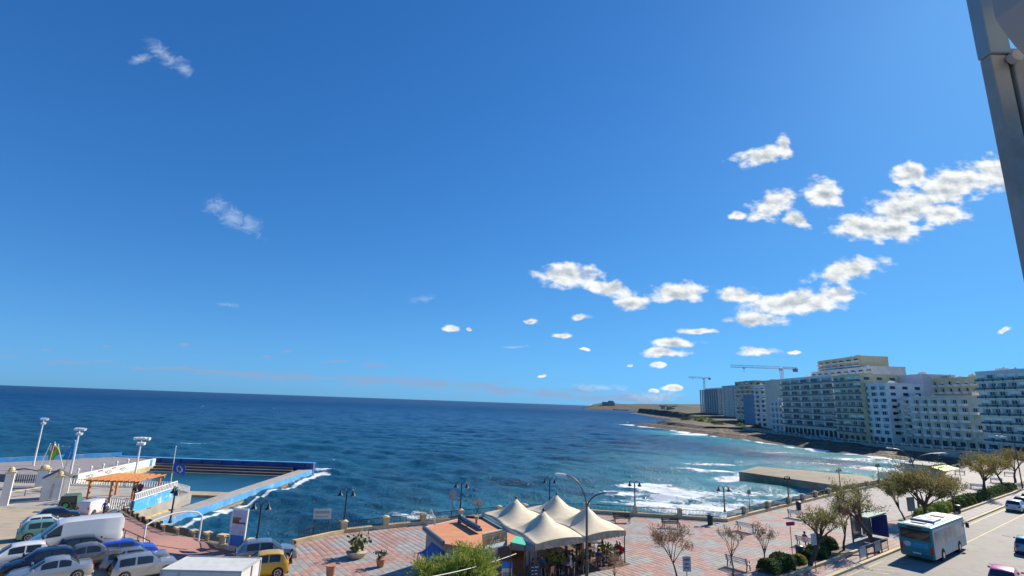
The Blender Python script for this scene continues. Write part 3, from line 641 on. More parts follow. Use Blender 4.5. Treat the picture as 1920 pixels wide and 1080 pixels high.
block('apartment_block', 'low beige corner block with small balconies and street shops', 204, 220.61, 258.37, -1.0, 21.12, 18, c_beige, 5, 7, (.60, .56), G_dark, M_fr, 'solid', .7, ground=4, seed=2, side=4, skip=((0, 0), (2, 0), (4, 0)))
block('apartment_block', 'narrow block with dark red window bays', 209, 265.05, 271.12, -1.4, 20.97, 16, c_bluew, 6, 1, (.5, .6), G_warm, M_frd, 'solid', .7, ground=3.6, seed=5)
block('apartment_block', 'narrow pale block with green iron balconies', 207, 268.88, 278.26, -1.6, 19.82, 16, c_white, 5, 2, (.42, .52), G_dark, M_fr, 'iron', .85, ground=4, seed=6, bmat=mat('green_iron', (.03, .09, .06), .5))
block('apartment_block', 'pale blue block with strips of paired windows', 202, 271.92, 291.02, -1.8, 28.45, 20, c_bluew, 8, 3, (.70, .62), G_dark, M_fr, None, ground=3.5, seed=7, side=3)
block('apartment_block', 'cream corner block with turquoise glass balconies left of the paired windows', 199.5, 287.85, 312.12, -2.2, 34.11, 22, c_yel, 9, 4, (.82, .68), G_blue, M_fr, 'glass', .98, ground=4, seed=8, side=3)
block('hotel', 'long white hotel with five bays of stacked balconies', 206, 322.81, 384.56, -2.2, 35.52, 22, c_white, 8, 5, (.86, .72), G_dark, M_fr, 'glass', .97, ground=5.5, seed=9, cat='hotel')
block('apartment_block', 'five-storey pinkish block under a tall blank wall', X1 + 3, 389.05, 406.34, -2.0, 20.21, 8, c_pink, 5, 3, (.56, .55), G_dark, M_fr, 'solid', .8, seed=10)
block('apartment_block', 'blank beige party wall above the pinkish block', X1 + 11.5, 404.94, 429.89, -2.0, 36.58, 20, c_beige, 0, 0, seed=11)
block('apartment_block', 'white tower with two columns of balconies', 222, 440.81, 460.66, -1.0, 34.03, 20, c_white, 9, 2, (.62, .6), G_dark, M_frd, 'solid', .8, seed=12)
block('apartment_block', 'slate blue windowless block', 240, 499.08, 522.67, -1.0, 26.77, 20, c_blue, 0, 0, seed=13)
block('apartment_block', 'tall block with an orange top floor', 262, 542.5, 589.13, -1.0, 43.17, 24, c_or, 10, 4, (.6, .62), G_dark, M_fr, 'solid', .9, seed=14, side=3)
block('apartment_block', 'plain sand-coloured slab block beyond the orange top', 300, 674.58, 716.15, -1.0, 43.98, 26, c_beige, 12, 3, (.22, .35), G_dark, M_frd, None, seed=15)
# behind the front row
block('apartment_block', 'big blank rose-grey gable behind the pale blue block', 222, 271.87, 298.43, -1.0, 33.74, 18, c_pink, 0, 0, seed=16)
block('apartment_block', 'yellow stone terrace of flats rising behind the beige corner block', 228, 245.46, 278.51, -1.0, 31.42, 14, c_yel, 9, 7, (.34, .5), G_dark, M_frd, 'solid', .6, seed=17, side=3)
block('apartment_tower', 'stepped pale tower, its lower wing, behind the hotel', 244, 338.38, 408.9, -1.0, 43.46, 22, c_white, 14, 9, (.62, .55), G_dark, M_fr, 'solid', .8, seed=18, cat='tower')
block('apartment_tower', 'stepped pale tower, its topmost storeys, behind the hotel', 250, 358.03, 408.33, 8, 52.35, 20, c_yel, 14, 6, (.62, .55), G_dark, M_fr, 'solid', .8, seed=19, cat='tower')
# bare concrete frame under construction
def frame_block():
    xf = 320; y0, y1 = 779.26, 852.06; top = 43.31
    t = thing('building_frame', 'bare concrete tower frame still under construction', 'building', (xf, (y0 + y1) / 2, 2)); H = top - 2; hy = (y1 - y0) / 2; n = 12; D = 24
    for i in range(n + 1):
        mb = MB(); z = H * i / n; mb.box(-.8, D + .8, -hy - .8, hy + .8, z - .25, z); mb.build('floor_slab', c_dark, t)
    k = 9
    for j in range(k):
        for face in (0, 1):
            for q in range(2):
                mb = MB(); y = -hy + 2 * hy * j / (k - 1); x = D * j / (k - 1)
                if face == 0: mb.box((0, D - .8)[q], (.8, D)[q], y - 1.4, y + 1.4, -8, H - .25)
                else: mb.box(x - .8, x + .8, (-hy, hy - .8)[q], (-hy + .8, hy)[q], -8, H - .25)
                mb.build('column', c_dark, t)
    mb = MB(); mb.box(6, D - 6, -hy + 5, hy - 5, -8, H + 2.5); mb.build('core', c_dark, t)
frame_block()
# tower cranes
M_crane = mat('crane_white_paint', (.55, .55, .55), .5, var=.1); M_crr = mat('crane_red_paint', (.50, .06, .04), .5, var=.1); M_cw2 = mat('counterweight', (.16, .16, .17), .8)
def crane(label, base, h, jib, back, ang, s=1.0, m=None):
    t = thing('tower_crane', label, 'crane', base, ang, 'tower cranes on the skyline'); m = m or M_crane
    def truss(p, q, w, n, name, mm):
        mb = MB(); p = Vector(p); q = Vector(q); d = q - p; ax = Vector((0, 0, 1)) if abs(d.normalized().z) < .5 else Vector((1, 0, 0)); bx_ = Vector((0, 1, 0))
        cs = [ax * (w / 2) * i + bx_ * (w / 2) * j for i, j in ((1, 0), (-1, 1), (-1, -1))] if abs(d.normalized().z) < .5 else [ax * (w / 2) * i + bx_ * (w / 2) * j for i, j in ((1, 1), (-1, 1), (-1, -1), (1, -1))]
        th = .16 * s
        for c in cs: mb.beam(p + c, q + c, th * 1.5, th * 1.5)
        for k in range(n):
            for a in range(len(cs)):
                A, B = cs[a], cs[(a + 1) % len(cs)]
                mb.beam(p + d * (k / n) + A, p + d * ((k + 1) / n) + B, th, th)
        return mb.build(name, mm, t)
    truss((0, 0, 0), (0, 0, h), 1.9 * s, int(h / 2.2), 'mast', M_crr if m is M_crr else m); truss((1, 0, h + .6), (jib, 0, h + .6), 1.9 * s, int(jib / 2.4), 'jib', m); truss((-1, 0, h + .6), (-back, 0, h + .6), 1.5 * s, int(back / 2.4), 'counter_jib', M_crr)
    mb = MB(); mb.box(-back, -back + 3.2, -1, 1, h - 2.4, h + .4); mb.build('counterweight', M_cw2, t)
    mb = MB(); mb.box(.6, 2.6, .9, 2.6, h - 2.3, h); mb.build('cab', M_crane, t)
    mb = MB(); mb.box(jib * .72, jib * .72 + 1.6, -.7, .7, h - 1.1, h - .3); mb.tube([(jib * .72 + .8, 0, h - 1), (jib * .72 + .8, 0, h - 4)], .12, 4); mb.build('trolley', M_cw2, t)
    return t
crane('big tower crane with a red counter-jib above the party wall', (226.34, 420.0, 36.41), 10.96, 42.73999999999998, 13.370000000000005, RAD(181.5), 1.0)
crane('small tower crane standing over the bare concrete frame', (326.63, 850.0, 42.9), 20.190000000000005, 25.970000000000027, 11, RAD(181), 1.15, M_unit)

# ================================================================ the lido on the left
M_bl = mat('lido_blue_paint', (.05, .30, .62), .65, var=.15, scale=.9, stain=(.40, .42, .40), stain_amt=.6)
M_bld = mat('lido_shaded_blue_paint', (.035, .085, .26), .65, var=.15, scale=.8, stain=(.12, .13, .2), stain_amt=.4)  # darker blue: shade on the outer wall's pool-facing side is put into the colour
M_deck = mat('lido_deck_concrete', (.37, .345, .31), .85, var=.15, scale=.7, bump=.2, stain=(.24, .21, .18))
M_wet = mat('wet_rocky_base', (.26, .18, .09), .8, var=.35, scale=1.2, bump=.6, bscale=3, stain=(.10, .08, .05), stain_amt=.6)
M_ww = mat('whitewashed_wall', (.80, .78, .72), .75, var=.05, scale=1, stain=(.62, .55, .42), stain_amt=.35)
M_step = mat('dark_terrace_stone', (.115, .105, .11), .8, var=.25, scale=1, bump=.3)
def wall_run(name, pts, w, z0, z1, m, parent=None):
    mb = MB()
    for a, b in zip(pts[:-1], pts[1:]): mb.beam((a[0], a[1], (z0 + z1) / 2), (b[0], b[1], (z0 + z1) / 2), w, z1 - z0)
    return mb.build(name, m, parent)
lido = thing('sea_pool', 'large seawater lido with a blue outer wall and a diagonal walkway', 'pool', (-63.4, 100.3, -4.9)); lido.scale = (1.056, 1.056, 1.056)
L0 = Vector((-60, 95, -4))
def LB(name, x0, x1, y0, y1, z0, z1, m, bevel=0):
    mb = MB(); mb.box(x0 + 60, x1 + 60, y0 - 95, y1 - 95, z0 + 4, z1 + 4); return mb.build(name, m, lido, bevel=bevel)
LB('walkway', -45.6, -43.0, 68.5, 118.0, -5.2, -4.0, M_deck, .05); LB('painted_side', -43.0, -42.86, 68.5, 117.9, -5.0, -4.02, M_bl); LB('walkway_base', -45.8, -42.7, 68.4, 118.1, -7.5, -5.21, M_wet, .15)
LB('outer_wall', -87, -42.9, 118.3, 119.4, -7.5, -2.75, M_bld, .04); LB('outer_wall_cap', -87.1, -42.8, 118.2, 119.5, -2.75, -2.64, M_bl)
for k in range(4): LB('terrace_step', -84, -45.8 - .4 * k, 113.4 + k * 1.2, 114.6 + k * 1.2, -6.5, -4.9 + k * .42, M_step, .04)
for k in range(9): LB('wall_buttress', -82 + k * 4.6, -81.7 + k * 4.6, 118.05, 118.3, -3.8, -2.8, M_bld)
# raised seaward walk behind the lettered white wall
RW = [(-74.2, 92.3), (-77.5, 116.4), (-86.6, 119.4), (-104, 97), (-92, 90)]
mb = MB(); mb.prism([(p[0] + 60, p[1] - 95) for p in RW], -3.5, 1.22); mb.build('raised_walk', mat('raised_walk_grey', (.27, .25, .255), .85, var=.15, scale=.6, bump=.2), lido)
a, b = Vector((-73.95, 92.2, 0)) - Vector((-60, 95, 0)), Vector((-77.25, 116.6, 0)) - Vector((-60, 95, 0))
mb = MB(); mb.beam((a.x, a.y, .68), (b.x, b.y, .68), .5, 1.4); ww = mb.build('white_wall', M_ww, lido)
mb = MB(); mb.beam((a.x + .15, a.y, -.75), (b.x + .15, b.y, -.75), .7, 1.45); mb.build('wall_base', mat('sandy_wall_base', (.50, .38, .22), .85, var=.25, scale=.8, bump=.3, stain=(.30, .22, .12)), lido)
dirw = (b - a).normalized(); nw = Vector((-dirw.y, dirw.x, 0)) * -1
if nw.x < 0: nw = -nw
M_ink = mat('black_lettering', (.03, .03, .035), .7); M_redp = mat('red_paint', (.45, .06, .05), .6)
for s, tx in ((.13, 'MSSV'), (.34, 'MSSV'), (.52, 'MSSV'), (.72, 'E .I')):
    p = a + (b - a) * s + nw * .262; text_mesh(tx, .95, M_ink, 'lettering', lido, wall_matrix((p.x, p.y, .62), nw), .005)
for s in (.24, .40):
    p = a + (b - a) * s + nw * .27; mb = MB(); mb.beam(p + dirw * -.7 + Vector((0, 0, 1.22)), p + dirw * .7 + Vector((0, 0, 1.22)), .04, .2); mb.build('red_plaque', M_redp, lido)
p = a + (b - a) * .93 + nw * .262; mb = MB(); mb.beam(p - dirw * .55 + Vector((0, 0, .66)), p + dirw * .55 + Vector((0, 0, .66)), .02, 1.36); mb.build('blue_band', M_bl, lido)
for s in (.1, .24, .38, .55, .7):
    p = a + (b - a) * s - nw * 1.4; mb = MB(); mb.lathe([(.14, 1.22), (.14, 1.65), (.22, 1.7), (.22, 1.95), (.1, 2.05)], 8, (p.x, p.y, 0)); mb.build('bollard', M_white, lido)
wall_run('sea_parapet', [(-26.6, 24.2), (-44, 2), (-62, -9), (-90, -22)], .6, .6, 2.1, M_bl, lido)
# pool water
M_pw = bpy.data.materials.new('pool_water'); M_pw.use_nodes = True; N = NT(M_pw.node_tree); N.n.clear()
geo = N.new('ShaderNodeNewGeometry').outputs['Position']
bp = N.new('ShaderNodeBump', inp={'Strength': .6, 'Distance': .12, 'Height': N.noise(geo, 1.6, 5, .6)})
pb = N.new('ShaderNodeBsdfPrincipled', inp={'Base Color': N.mix(N.smooth(N.noise(geo, .12, 4), .35, .65), (.010, .085, .150), (.014, .115, .18)), 'Roughness': .12, 'IOR': 1.33, 'Specular IOR Level': .4, 'Normal': bp.outputs[0]})
N.new('ShaderNodeOutputMaterial', inp={0: pb.outputs[0]})
mb = MB(); mb.add([(-81.5, 89.8, -5.95), (-47.8, 89.8, -5.95), (-47.8, 120.6, -5.95), (-81.5, 120.6, -5.95)], [(0, 1, 2, 3)]); struct(mb.build('pool_water', M_pw))
mb = MB(); mb.add([(-54, 78, -5.6), (-47.8, 78, -5.6), (-47.8, 93, -5.6), (-54, 93, -5.6)], [(0, 1, 2, 3)]); struct(mb.build('shallow_pool_water', M_pw))
LB('pool_ledge', -56, -45.6, 87.4, 90.6, -6.5, -4.35, M_tan, .05); LB('pool_ledge', -50.8, -45.6, 76.4, 78.0, -6.5, -4.3, M_deck, .05)
# lido deck
mb = MB(); mb.prism([(-49.2, 71.6), (-50.8, 87.2), (-56, 90.5), (-73.8, 90.5), (-92, 90.2), (-100, 75)], -7, -3.98); struct(mb.build('lido_deck', M_deck))
# blue retaining wall with white balustrade
rw = thing('retaining_wall', 'bright blue peeling retaining wall with a white balustrade on top', 'wall', (-49.6, 72, -4))
mb = MB(); mb.beam((0, 0, .05), (-1.3, 11, .05), .5, 2.7); mb.build('wall', mat('peeling_blue_paint', (.06, .36, .66), .7, var=.12, scale=1.2, stain=(.72, .70, .62), stain_amt=.95), rw)
mb = MB(); mb.add([(.3, -1.2, -2.6), (1.4, -1.2, -2.6), (.9, 11.5, -2.6), (-1.1, 11.6, -2.6), (.28, -1, -1.0), (.6, -.6, -1.3), (-.2, 11.2, -1.6), (-1.02, 11.4, -1.2)], [(0, 1, 5, 4), (1, 2, 6, 5), (2, 3, 7, 6), (4, 5, 6, 7), (3, 0, 4, 7)]); mb.build('rock_base', mat('yellow_rock', (.46, .34, .13), .85, var=.35, scale=1, bump=.8, bscale=3, stain=(.2, .15, .08)), rw)
def balustrade(pts, parent, h=.95, step=.42, m=M_white, name='baluster'):
    for a, b in zip(pts[:-1], pts[1:]):
        a = Vector(a); b = Vector(b); n = max(2, int((b - a).length / step)); mb = MB()
        mb.beam(a + Vector((0, 0, h)), b + Vector((0, 0, h)), .12, .09); mb.build('top_rail', m, parent)
        mb = MB(); mb.beam(a + Vector((0, 0, .12)), b + Vector((0, 0, .12)), .12, .09); mb.build('bottom_rail', m, parent)
        first = None
        for i in range(n + 1):
            p = a + (b - a) * (i / n)
            if first is None:
                mb = MB(); mb.box(-.055, .055, -.055, .055, .165, h - .045); first = mb.build(name, m, parent); o = first
            else: o = first.copy(); COL.objects.link(o); o.parent = parent
            o.location = p
balustrade([(0, 0, 1.41), (-1.3, 11, 1.41)], rw); balustrade([(-.2, .2, .02), (-4.2, 1.6, .02)], rw, 1.5)
dr = thing('deck_railing', 'white balustrade along the edge of the large pool', 'railing', (-73.5, 90.2, -3.98)); balustrade([(0, 0, 0), (17.4, 0, 0), (22.4, -3.4, 0)], dr)
# pergola
pg = thing('pergola', 'orange timber pergola on the lido deck', 'pergola', (-57, 80.5, -3.98)); M_wood = mat('orange_stained_timber', (.52, .22, .075), .7, var=.25, scale=4, bump=.2)
for x in (-3.2, 0, 3.2):
    for y in (-2.7, 2.7): mb = MB(); mb.box(x - .13, x + .13, y - .13, y + .13, 0, 2.75); mb.build('post', M_wood, pg)
for y in (-2.7, 2.7): mb = MB(); mb.box(-3.9, 3.9, y - .1, y + .1, 2.751, 3.0); mb.build('beam', M_wood, pg)
for k in range(9): mb = MB(); x = -3.6 + k * .9; mb.box(x - .06, x + .06, -3.4, 3.4, 3.001, 3.18); mb.build('rafter', M_wood, pg)
# gate hut, gate pillars, iron gates
hut = thing('gate_hut', 'small white gabled hut at the lido entrance', 'hut', (-66.5, 79.5, -4), RAD(38))
mb = MB(); mb.box(-1.5, 1.5, -1.3, 1.3, 0, 3.0); mb.add([(-1.5, -1.3, 3.0), (1.5, -1.3, 3.0), (0, -1.3, 3.9), (-1.5, 1.3, 3.0), (1.5, 1.3, 3.0), (0, 1.3, 3.9)], [(0, 1, 2), (5, 4, 3)]); mb.build('wall', M_ww, hut)
mb = MB(); mb.beam((-.8, 0, 3.5), (-.8, 0, 3.501), .1, .1); 
mb = MB(); mb.add([(-1.7, -1.45, 2.93), (0, -1.45, 3.98), (0, 1.45, 3.98), (-1.7, 1.45, 2.93), (1.7, -1.45, 2.93), (1.7, 1.45, 2.93), (-1.7, -1.45, 2.86), (0, -1.45, 3.9), (1.7, -1.45, 2.86)], [(0, 1, 2, 3), (1, 4, 5, 2), (6, 7, 1, 0), (7, 8, 4, 1)]); mb.build('roof', mat('dark_roof_edge', (.10, .09, .085), .8), hut)
mb = MB(); mb.box(-.45, .45, -1.36, -1.305, 0, 2.1); mb.build('door', mat('hut_door', (.55, .57, .58), .6), hut)
def pillar(label, loc, w, h): 
    t = thing('gate_pillar', label, 'pillar', loc, RAD(38), 'white pillars of the lido gates'); mb = MB(); mb.box(-w / 2, w / 2, -w / 2, w / 2, -1, h); mb.build('shaft', M_ww, t, bevel=.03)
    mb = MB(); mb.box(-w / 2 - .1, w / 2 + .1, -w / 2 - .1, w / 2 + .1, h, h + .18); mb.lathe([(w * .3, h + .18), (w * .42, h + .4), (w * .3, h + .7), (.05, h + .82)], 10); mb.build('capital', M_limed, t); return t
pillar('tall white gate pillar at the left edge of the photo', (-68.18, 73.66, -4.0), .9, 4.2); pillar('white gate pillar beside the iron gates', (-75.32, 87.1, -4.0), 1.5, 2.7); pillar('slim white gate pillar with a yellow ball behind the green jeep', (-65.01, 78.06, -4.0), .8, 3.2)
def iron_gate(label, p, q, h):
    p = Vector(p); q = Vector(q); t = thing('iron_gate', label, 'gate', p); d = q - p; mb = MB(); n = int(d.length / .28)
    for i in range(n + 1): u_ = d * (i / n); mb.beam(u_ + Vector((0, 0, .1)), u_ + Vector((0, 0, h - .25 * abs(i / n - .5))), .05, .05)
    mb.build('bars', M_rail, t); mb = MB(); mb.beam((0, 0, .15), d + Vector((0, 0, .15)), .07, .07); mb.beam((0, 0, h * .55), d + Vector((0, 0, h * .55)), .07, .07); mb.tube([Vector((0, 0, h + .5)), d * .5 + Vector((0, 0, h + .9)), d + Vector((0, 0, h + .4))], .07, 6); mb.build('frame', M_black, t)
iron_gate('iron gates between the white lido pillars', (-80.19, 86.06, -4.0), (-76.45, 87.38, -4.0), 2.0); iron_gate('iron gate between the ball-topped pillar and the hut', (-73.95, 86.35, -4.0), (-69.7, 84.23, -4.0), 2.0)
# low wall with a pipe rail in the forecourt
fb = thing('forecourt_barrier', 'pale pipe barrier across the sandy forecourt', 'barrier', (-71.64, 77.65, -4.0))
e = Vector((-70.86, 84.97, -4.0)) - Vector((-71.64, 77.65, -4.0)); mb = MB(); mb.tube([(0, 0, .9), e + Vector((0, 0, .9))], .08, 8); mb.build('pipe', M_lime, fb)
for s in (.02, .34, .66, .98): mb = MB(); p = e * s; mb.tube([p - Vector((0, 0, .3)), p + Vector((0, 0, .9))], .07, 6); mb.build('post', M_cw2, fb)
# floodlights
M_lamp = mat('floodlight_glass', (.75, .75, .72), .25)
def floodlight(label, base, h, rz):
    t = thing('floodlight_mast', label, 'floodlight', base, rz, 'floodlight masts round the lido'); t.scale = (1.25, 1.25, 1.0); mb = MB(); mb.tube([(0, 0, -1), (0, 0, h)], [.16, .09], 8); mb.build('pole', M_white, t, smooth=True)
    mb = MB(); mb.beam((-.45, 0, h - .45), (.45, 0, h - .45), .08, .08); mb.beam((-.95, 0, h + .35), (.95, 0, h + .35), .08, .08); mb.beam((0, 0, h - .6), (0, 0, h + .5), .1, .1); mb.build('bracket', M_rail, t)
    for (x, z) in ((-.85, .4), (-.28, .44), (.28, .44), (.85, .4), (-.3, -.42), (.3, -.42)):
        mb = MB(); mb.add([(x - .18, -.1, h + z - .22), (x + .18, -.1, h + z - .22), (x + .24, .2, h + z - .08), (x - .24, .2, h + z - .08), (x - .18, -.1, h + z + .14), (x + .18, -.1, h + z + .14), (x + .24, .2, h + z + .3), (x - .24, .2, h + z + .3)], [(0, 1, 2, 3), (7, 6, 5, 4), (0, 4, 5, 1), (1, 5, 6, 2), (3, 2, 6, 7), (0, 3, 7, 4)]); mb.build('lamp', M_lamp, t)
floodlight('leftmost floodlight mast, by the outer blue parapet', (-95, 107, -3), 8.0, RAD(-25)); floodlight('middle floodlight mast above the lettered white wall', (-79.5, 97.5, -3), 7.0, RAD(-15)); floodlight('floodlight mast rising behind the pergola', (-63.2, 91, -4.2), 7.5, RAD(5))
# flags
def flag(label, base, top, rows, cols, shape, mats, fn, pole_m=M_white, group=None):
    t = thing('flag_pole', label, 'flag', base, group=group); d = Vector(top) - Vector(base); mb = MB(); mb.tube([(0, 0, -.3), d], [.07, .045], 6); mb.lathe([(.05, 0), (.1, .08), (.05, .16)], 8, d); mb.build('pole', pole_m, t)
    mb = MB(); V = []; 
    for i in range(rows + 1):
        for j in range(cols + 1):
            s_, q = j / cols, i / rows; x, z = shape(s_, q); V.append(d + Vector((x, .14 * math.sin(s_ * 7 + q * 2) * s_, z)))
    F = [(i * (cols + 1) + j, i * (cols + 1) + j + 1, (i + 1) * (cols + 1) + j + 1, (i + 1) * (cols + 1) + j) for i in range(rows) for j in range(cols)]
    o = len(mb.v); mb.v += [tuple(v_) for v_ in V]; mb.f += F; mb.m += [fn(k // cols, k % cols) for k in range(len(F))]
    c = mb.build('cloth', mats, t, smooth=True); s2 = c.modifiers.new('thickness', 'SOLIDIFY'); s2.thickness = .012; return t
M_fb = mat('flag_blue', (.02, .10, .50), .8, var=.1); M_fg = mat('flag_green', (.22, .42, .03), .8, var=.15); M_fy = mat('flag_gold', (.75, .6, .05), .8); M_fl = mat('flag_light_blue', (.04, .28, .60), .8); M_fr2 = mat('flag_red', (.55, .03, .04), .8); M_fw = mat('flag_white', (.75, .74, .7), .8)
flag('tall white flagpole with a drooping blue flag beside the pool', (-50.8, 81.3, -2.6), (-51.16, 81.6, 3.55), 6, 10, lambda s, q: (.1 + 1.9 * s, -2.2 - .55 * s - 1.25 * q - .3 * s * q), [M_fb, M_fy], lambda i, j: 1 if (i in (1, 4) and j in (4, 6)) or (i in (2, 3) and j in (3, 7)) else 0)
flag('pole with a small white and red flag at the lido', (-86, 98, -3), (-84.8, 98.0, 1.55), 4, 6, lambda s, q: (.1 + .9 * s, -.1 - 1.0 * q - .1 * s), [M_fw, M_fr2], lambda i, j: 1 if j >= 3 else 0)
flag('bare pole next to a green feather flag', (-84, 97.6, -3), (-83.64, 97.6, 1.9), 2, 2, lambda s, q: (.06 + .1 * s, -.2 - .3 * q), [M_fw], lambda i, j: 0)
flag('green teardrop banner flag on the sea wall', (-86.5, 104, -3), (-88.4, 104.0, 0.86), 8, 4, lambda s, q: (-1.2 + .1 + 2.0 * math.sin(min(1, q + .12) * 2.6) * (s - .2), -2.9 * q), [M_fg, mat('flag_lime', (.45, .5, .05), .8)], lambda i, j: 1 if j in (1, 2) and i > 1 else 0)
flag('light blue feather banner flag on the raised walk', (-80.5, 97, -3), (-79.48, 97.0, 2.37), 8, 4, lambda s, q: (-2.1 * q * .55 + (.3 + 1.5 * q) * (s - .35), -3.3 * q), [M_fl], lambda i, j: 0)
# parasol-stand banner near pergola (furled maroon)
t = thing('furled_banner', 'maroon furled banner hanging in front of the pergola', 'banner', (-52.6, 76.5, -3.98)); mb = MB(); mb.tube([(0, 0, 0), (0, 0, 3.0)], .05, 6); mb.build('pole', M_black, t)
mb = MB(); mb.add([(.05, 0, 1.0), (.55, .12, 1.3), (1.1, 0, 2.7), (.5, -.1, 2.95), (.05, .05, 2.6), (.3, .16, 1.9)], [(0, 1, 5, 4), (1, 2, 3, 5), (5, 3, 4)]); c = mb.build('cloth', mat('maroon_cloth', (.20, .05, .10), .85), t); c.modifiers.new('t', 'SOLIDIFY').thickness = .02

# ================================================================ promenade furniture
def plinth_line(t, pts, w, h, m):
    o = Vector(t.location)
    for a, b in zip(pts[:-1], pts[1:]):
        a = Vector(a) - o; b = Vector(b) - o; mb = MB()
        mb.beam(a + Vector((0, 0, h / 2 - .15)), b + Vector((0, 0, h / 2 - .15)), w, h + .3); mb.build('plinth', m, t, bevel=.02)
def rail_panel(t, a, b, h=.95, low=.32):
    a = Vector(a); b = Vector(b); d = b - a; n = max(3, int(d.length / .15)); mb = MB(); up = Vector((0, 0, 1))
    mb.beam(a + up * h, b + up * h, .05, .05); mb.beam(a + up * (low + .1), b + up * (low + .1), .04, .04)
    for i in range(1, n): p = a + d * (i / n); mb.beam(p + up * low, p + up * h, .032, .032)
    return mb.build('railing', M_black, t)
_pil = {}
def wall_pillar(t, p, kind='square', rz=0.0, h=1.02):
    k = (kind,)
    if k not in _pil:
        mb = MB()
        if kind == 'square':
            mb.box(-.26, .26, -.26, .26, -.2, h - .14); mb.box(-.33, .33, -.33, .33, h - .14, h - .02); mb.lathe([(.3, h - .02), (.26, h + .06), (.12, h + .1)], 10)
        else:                                    # two little columns under a cap
            mb.box(-.36, .36, -.26, .26, -.2, .12)
            for s in (-.2, .2): mb.lathe([(.12, .12), (.09, .3), (.09, h - .35), (.13, h - .2)], 8, (s, 0, 0))
            mb.box(-.38, .38, -.27, .27, h - .2, h - .02); mb.box(-.30, .30, -.05, .05, .12, h - .2)
        o = _pil[k] = mb.build('pillar', M_lime if kind != 'square' else M_limed, t, bevel=.015)
    else: o = _pil[k].copy(); COL.objects.link(o); o.parent = t
    o.location = Vector(p) - Vector(t.location); o.rotation_euler = (0, 0, rz); return o
def sea_wall(label, pts, spacing, kind, rail=True, group='balustrades along the sea front'):
    t = thing('sea_balustrade', label, 'balustrade', pts[0], group=group); plinth_line(t, pts, .55, .34, M_lime)
    o = Vector(pts[0]); res = []
    for k, (a, b) in enumerate(zip(pts[:-1], pts[1:])):
        a = Vector(a); b = Vector(b); n = max(1, round((b - a).length / spacing)); d = b - a; rz = math.atan2(d.y, d.x)
        for i in range(n):
            p = a + d * (i / n); q = a + d * ((i + 1) / n); e = d.normalized() * .3
            if not (k == 0 and i == 0): wall_pillar(t, p, kind, rz)
            if rail: rail_panel(t, p + e - o, q - e - o)
            res.append(p)
    return t
sea_wall('yellow stone balustrade curving down the ramp towards the lido', WALL_L, 3.6, 'columns')
sea_wall('balustrade with black railings in front of the open sea, behind the cafe', WALL_F[1:], 4.2, 'square')
sea_wall('balustrade with black railings running along the bay to the right', WALL_R, 5.2, 'square')
# twin-headed black promenade lamps
def lamp_mesh():
    t = thing('promenade_lamp', '', 'street lamp', group='black twin-headed lamps along the sea front')
    mb = MB(); mb.lathe([(.14, 1.0), (.14, 1.12), (.09, 1.2), (.07, 1.5), (.06, 3.1), (.085, 3.15), (.085, 3.25), (.05, 3.3), (.04, 3.5)], 8); mb.build('pole', M_black, t, smooth=True)
    for s in (-1, 1):
        pts = [(s * .05, 0, 3.25)] + [(s * (.32 - .30 * math.cos(a)), 0, 3.32 + .42 * math.sin(a)) for a in np.linspace(0, math.pi * .8, 8)]
        mb = MB(); mb.tube(pts, .035, 6); mb.build('arm', M_black, t, smooth=True)
        x, z = pts[-1][0], pts[-1][2]; mb = MB(); mb.lathe([(.03, z + .04), (.08, z - .05), (.10, z - .16), (.22, z - .34), (.25, z - .40)], 10, (x, 0, 0)); hd = mb.build('lamp_shade', M_black, t, smooth=True)
        mb = MB(); mb.lathe([(.05, z - .47), (.10, z - .43), (.11, z - .38)], 8, (x, 0, 0)); mb.build('bulb', M_lamp, hd)
    return t
LAMPS = [((-19.14, 42.5, 0.0), 0.0, 'lamp behind the grey car, left of the open sea'), ((-26.66, 43.43, 0.71), -0.8, 'lamp beside the white pipe arch on the lido ramp'), ((-43.51, 63.18, -2.74), -0.8, 'lamp in front of the blue retaining wall'), ((-14.53, 49.32, 0.0), 0.2, 'lamp right of the pale sign on the railing'), ((-4.56, 55.92, 0.0), 0.1, 'lamp just left of the tents, behind the orange roof'), ((5.12, 61.11, 0.0), 0, 'lamp rising behind the tent peaks'), ((14.85, 61.01, 0.0), 0, 'lamp between the tents and the sea benches'), ((24.47, 59.58, 0.0), 0, 'lamp at the corner of the railing beside the black bin'), ((37.63, 70.7, 0.0), 0.6, 'lamp in front of the near end of the pier'), ((52.65, 83.33, 0.0), 0.6, 'lamp in front of the far end of the pier'), ((65.64, 92.84, -0.0), 0.6, 'lamp above the olive tree crown'), ((96.89, 117.15, 0.0), 0.6, 'lamp by the lime green awning'), ((114.3, 131.31, 0.0), 0.6, 'lamp where the promenade narrows'), ((134.54, 147.55, 0.0), 0.6, 'second lamp from the right edge along the bay'), ((156.29, 163.99, 0.0), 0.6, 'lamp furthest right along the bay'), ((79.98, 103.68, 0.0), 0.6, 'lamp behind the twin-armed street light')]
L0_ = lamp_mesh()
for k, (p, r, lb) in enumerate(LAMPS):
    lb = 'black twin-headed ' + lb
    if k == 0: L0_.location = p; L0_.rotation_euler = (0, 0, r); L0_['label'] = lb
    else: copy_tree(L0_, p, r, lb)
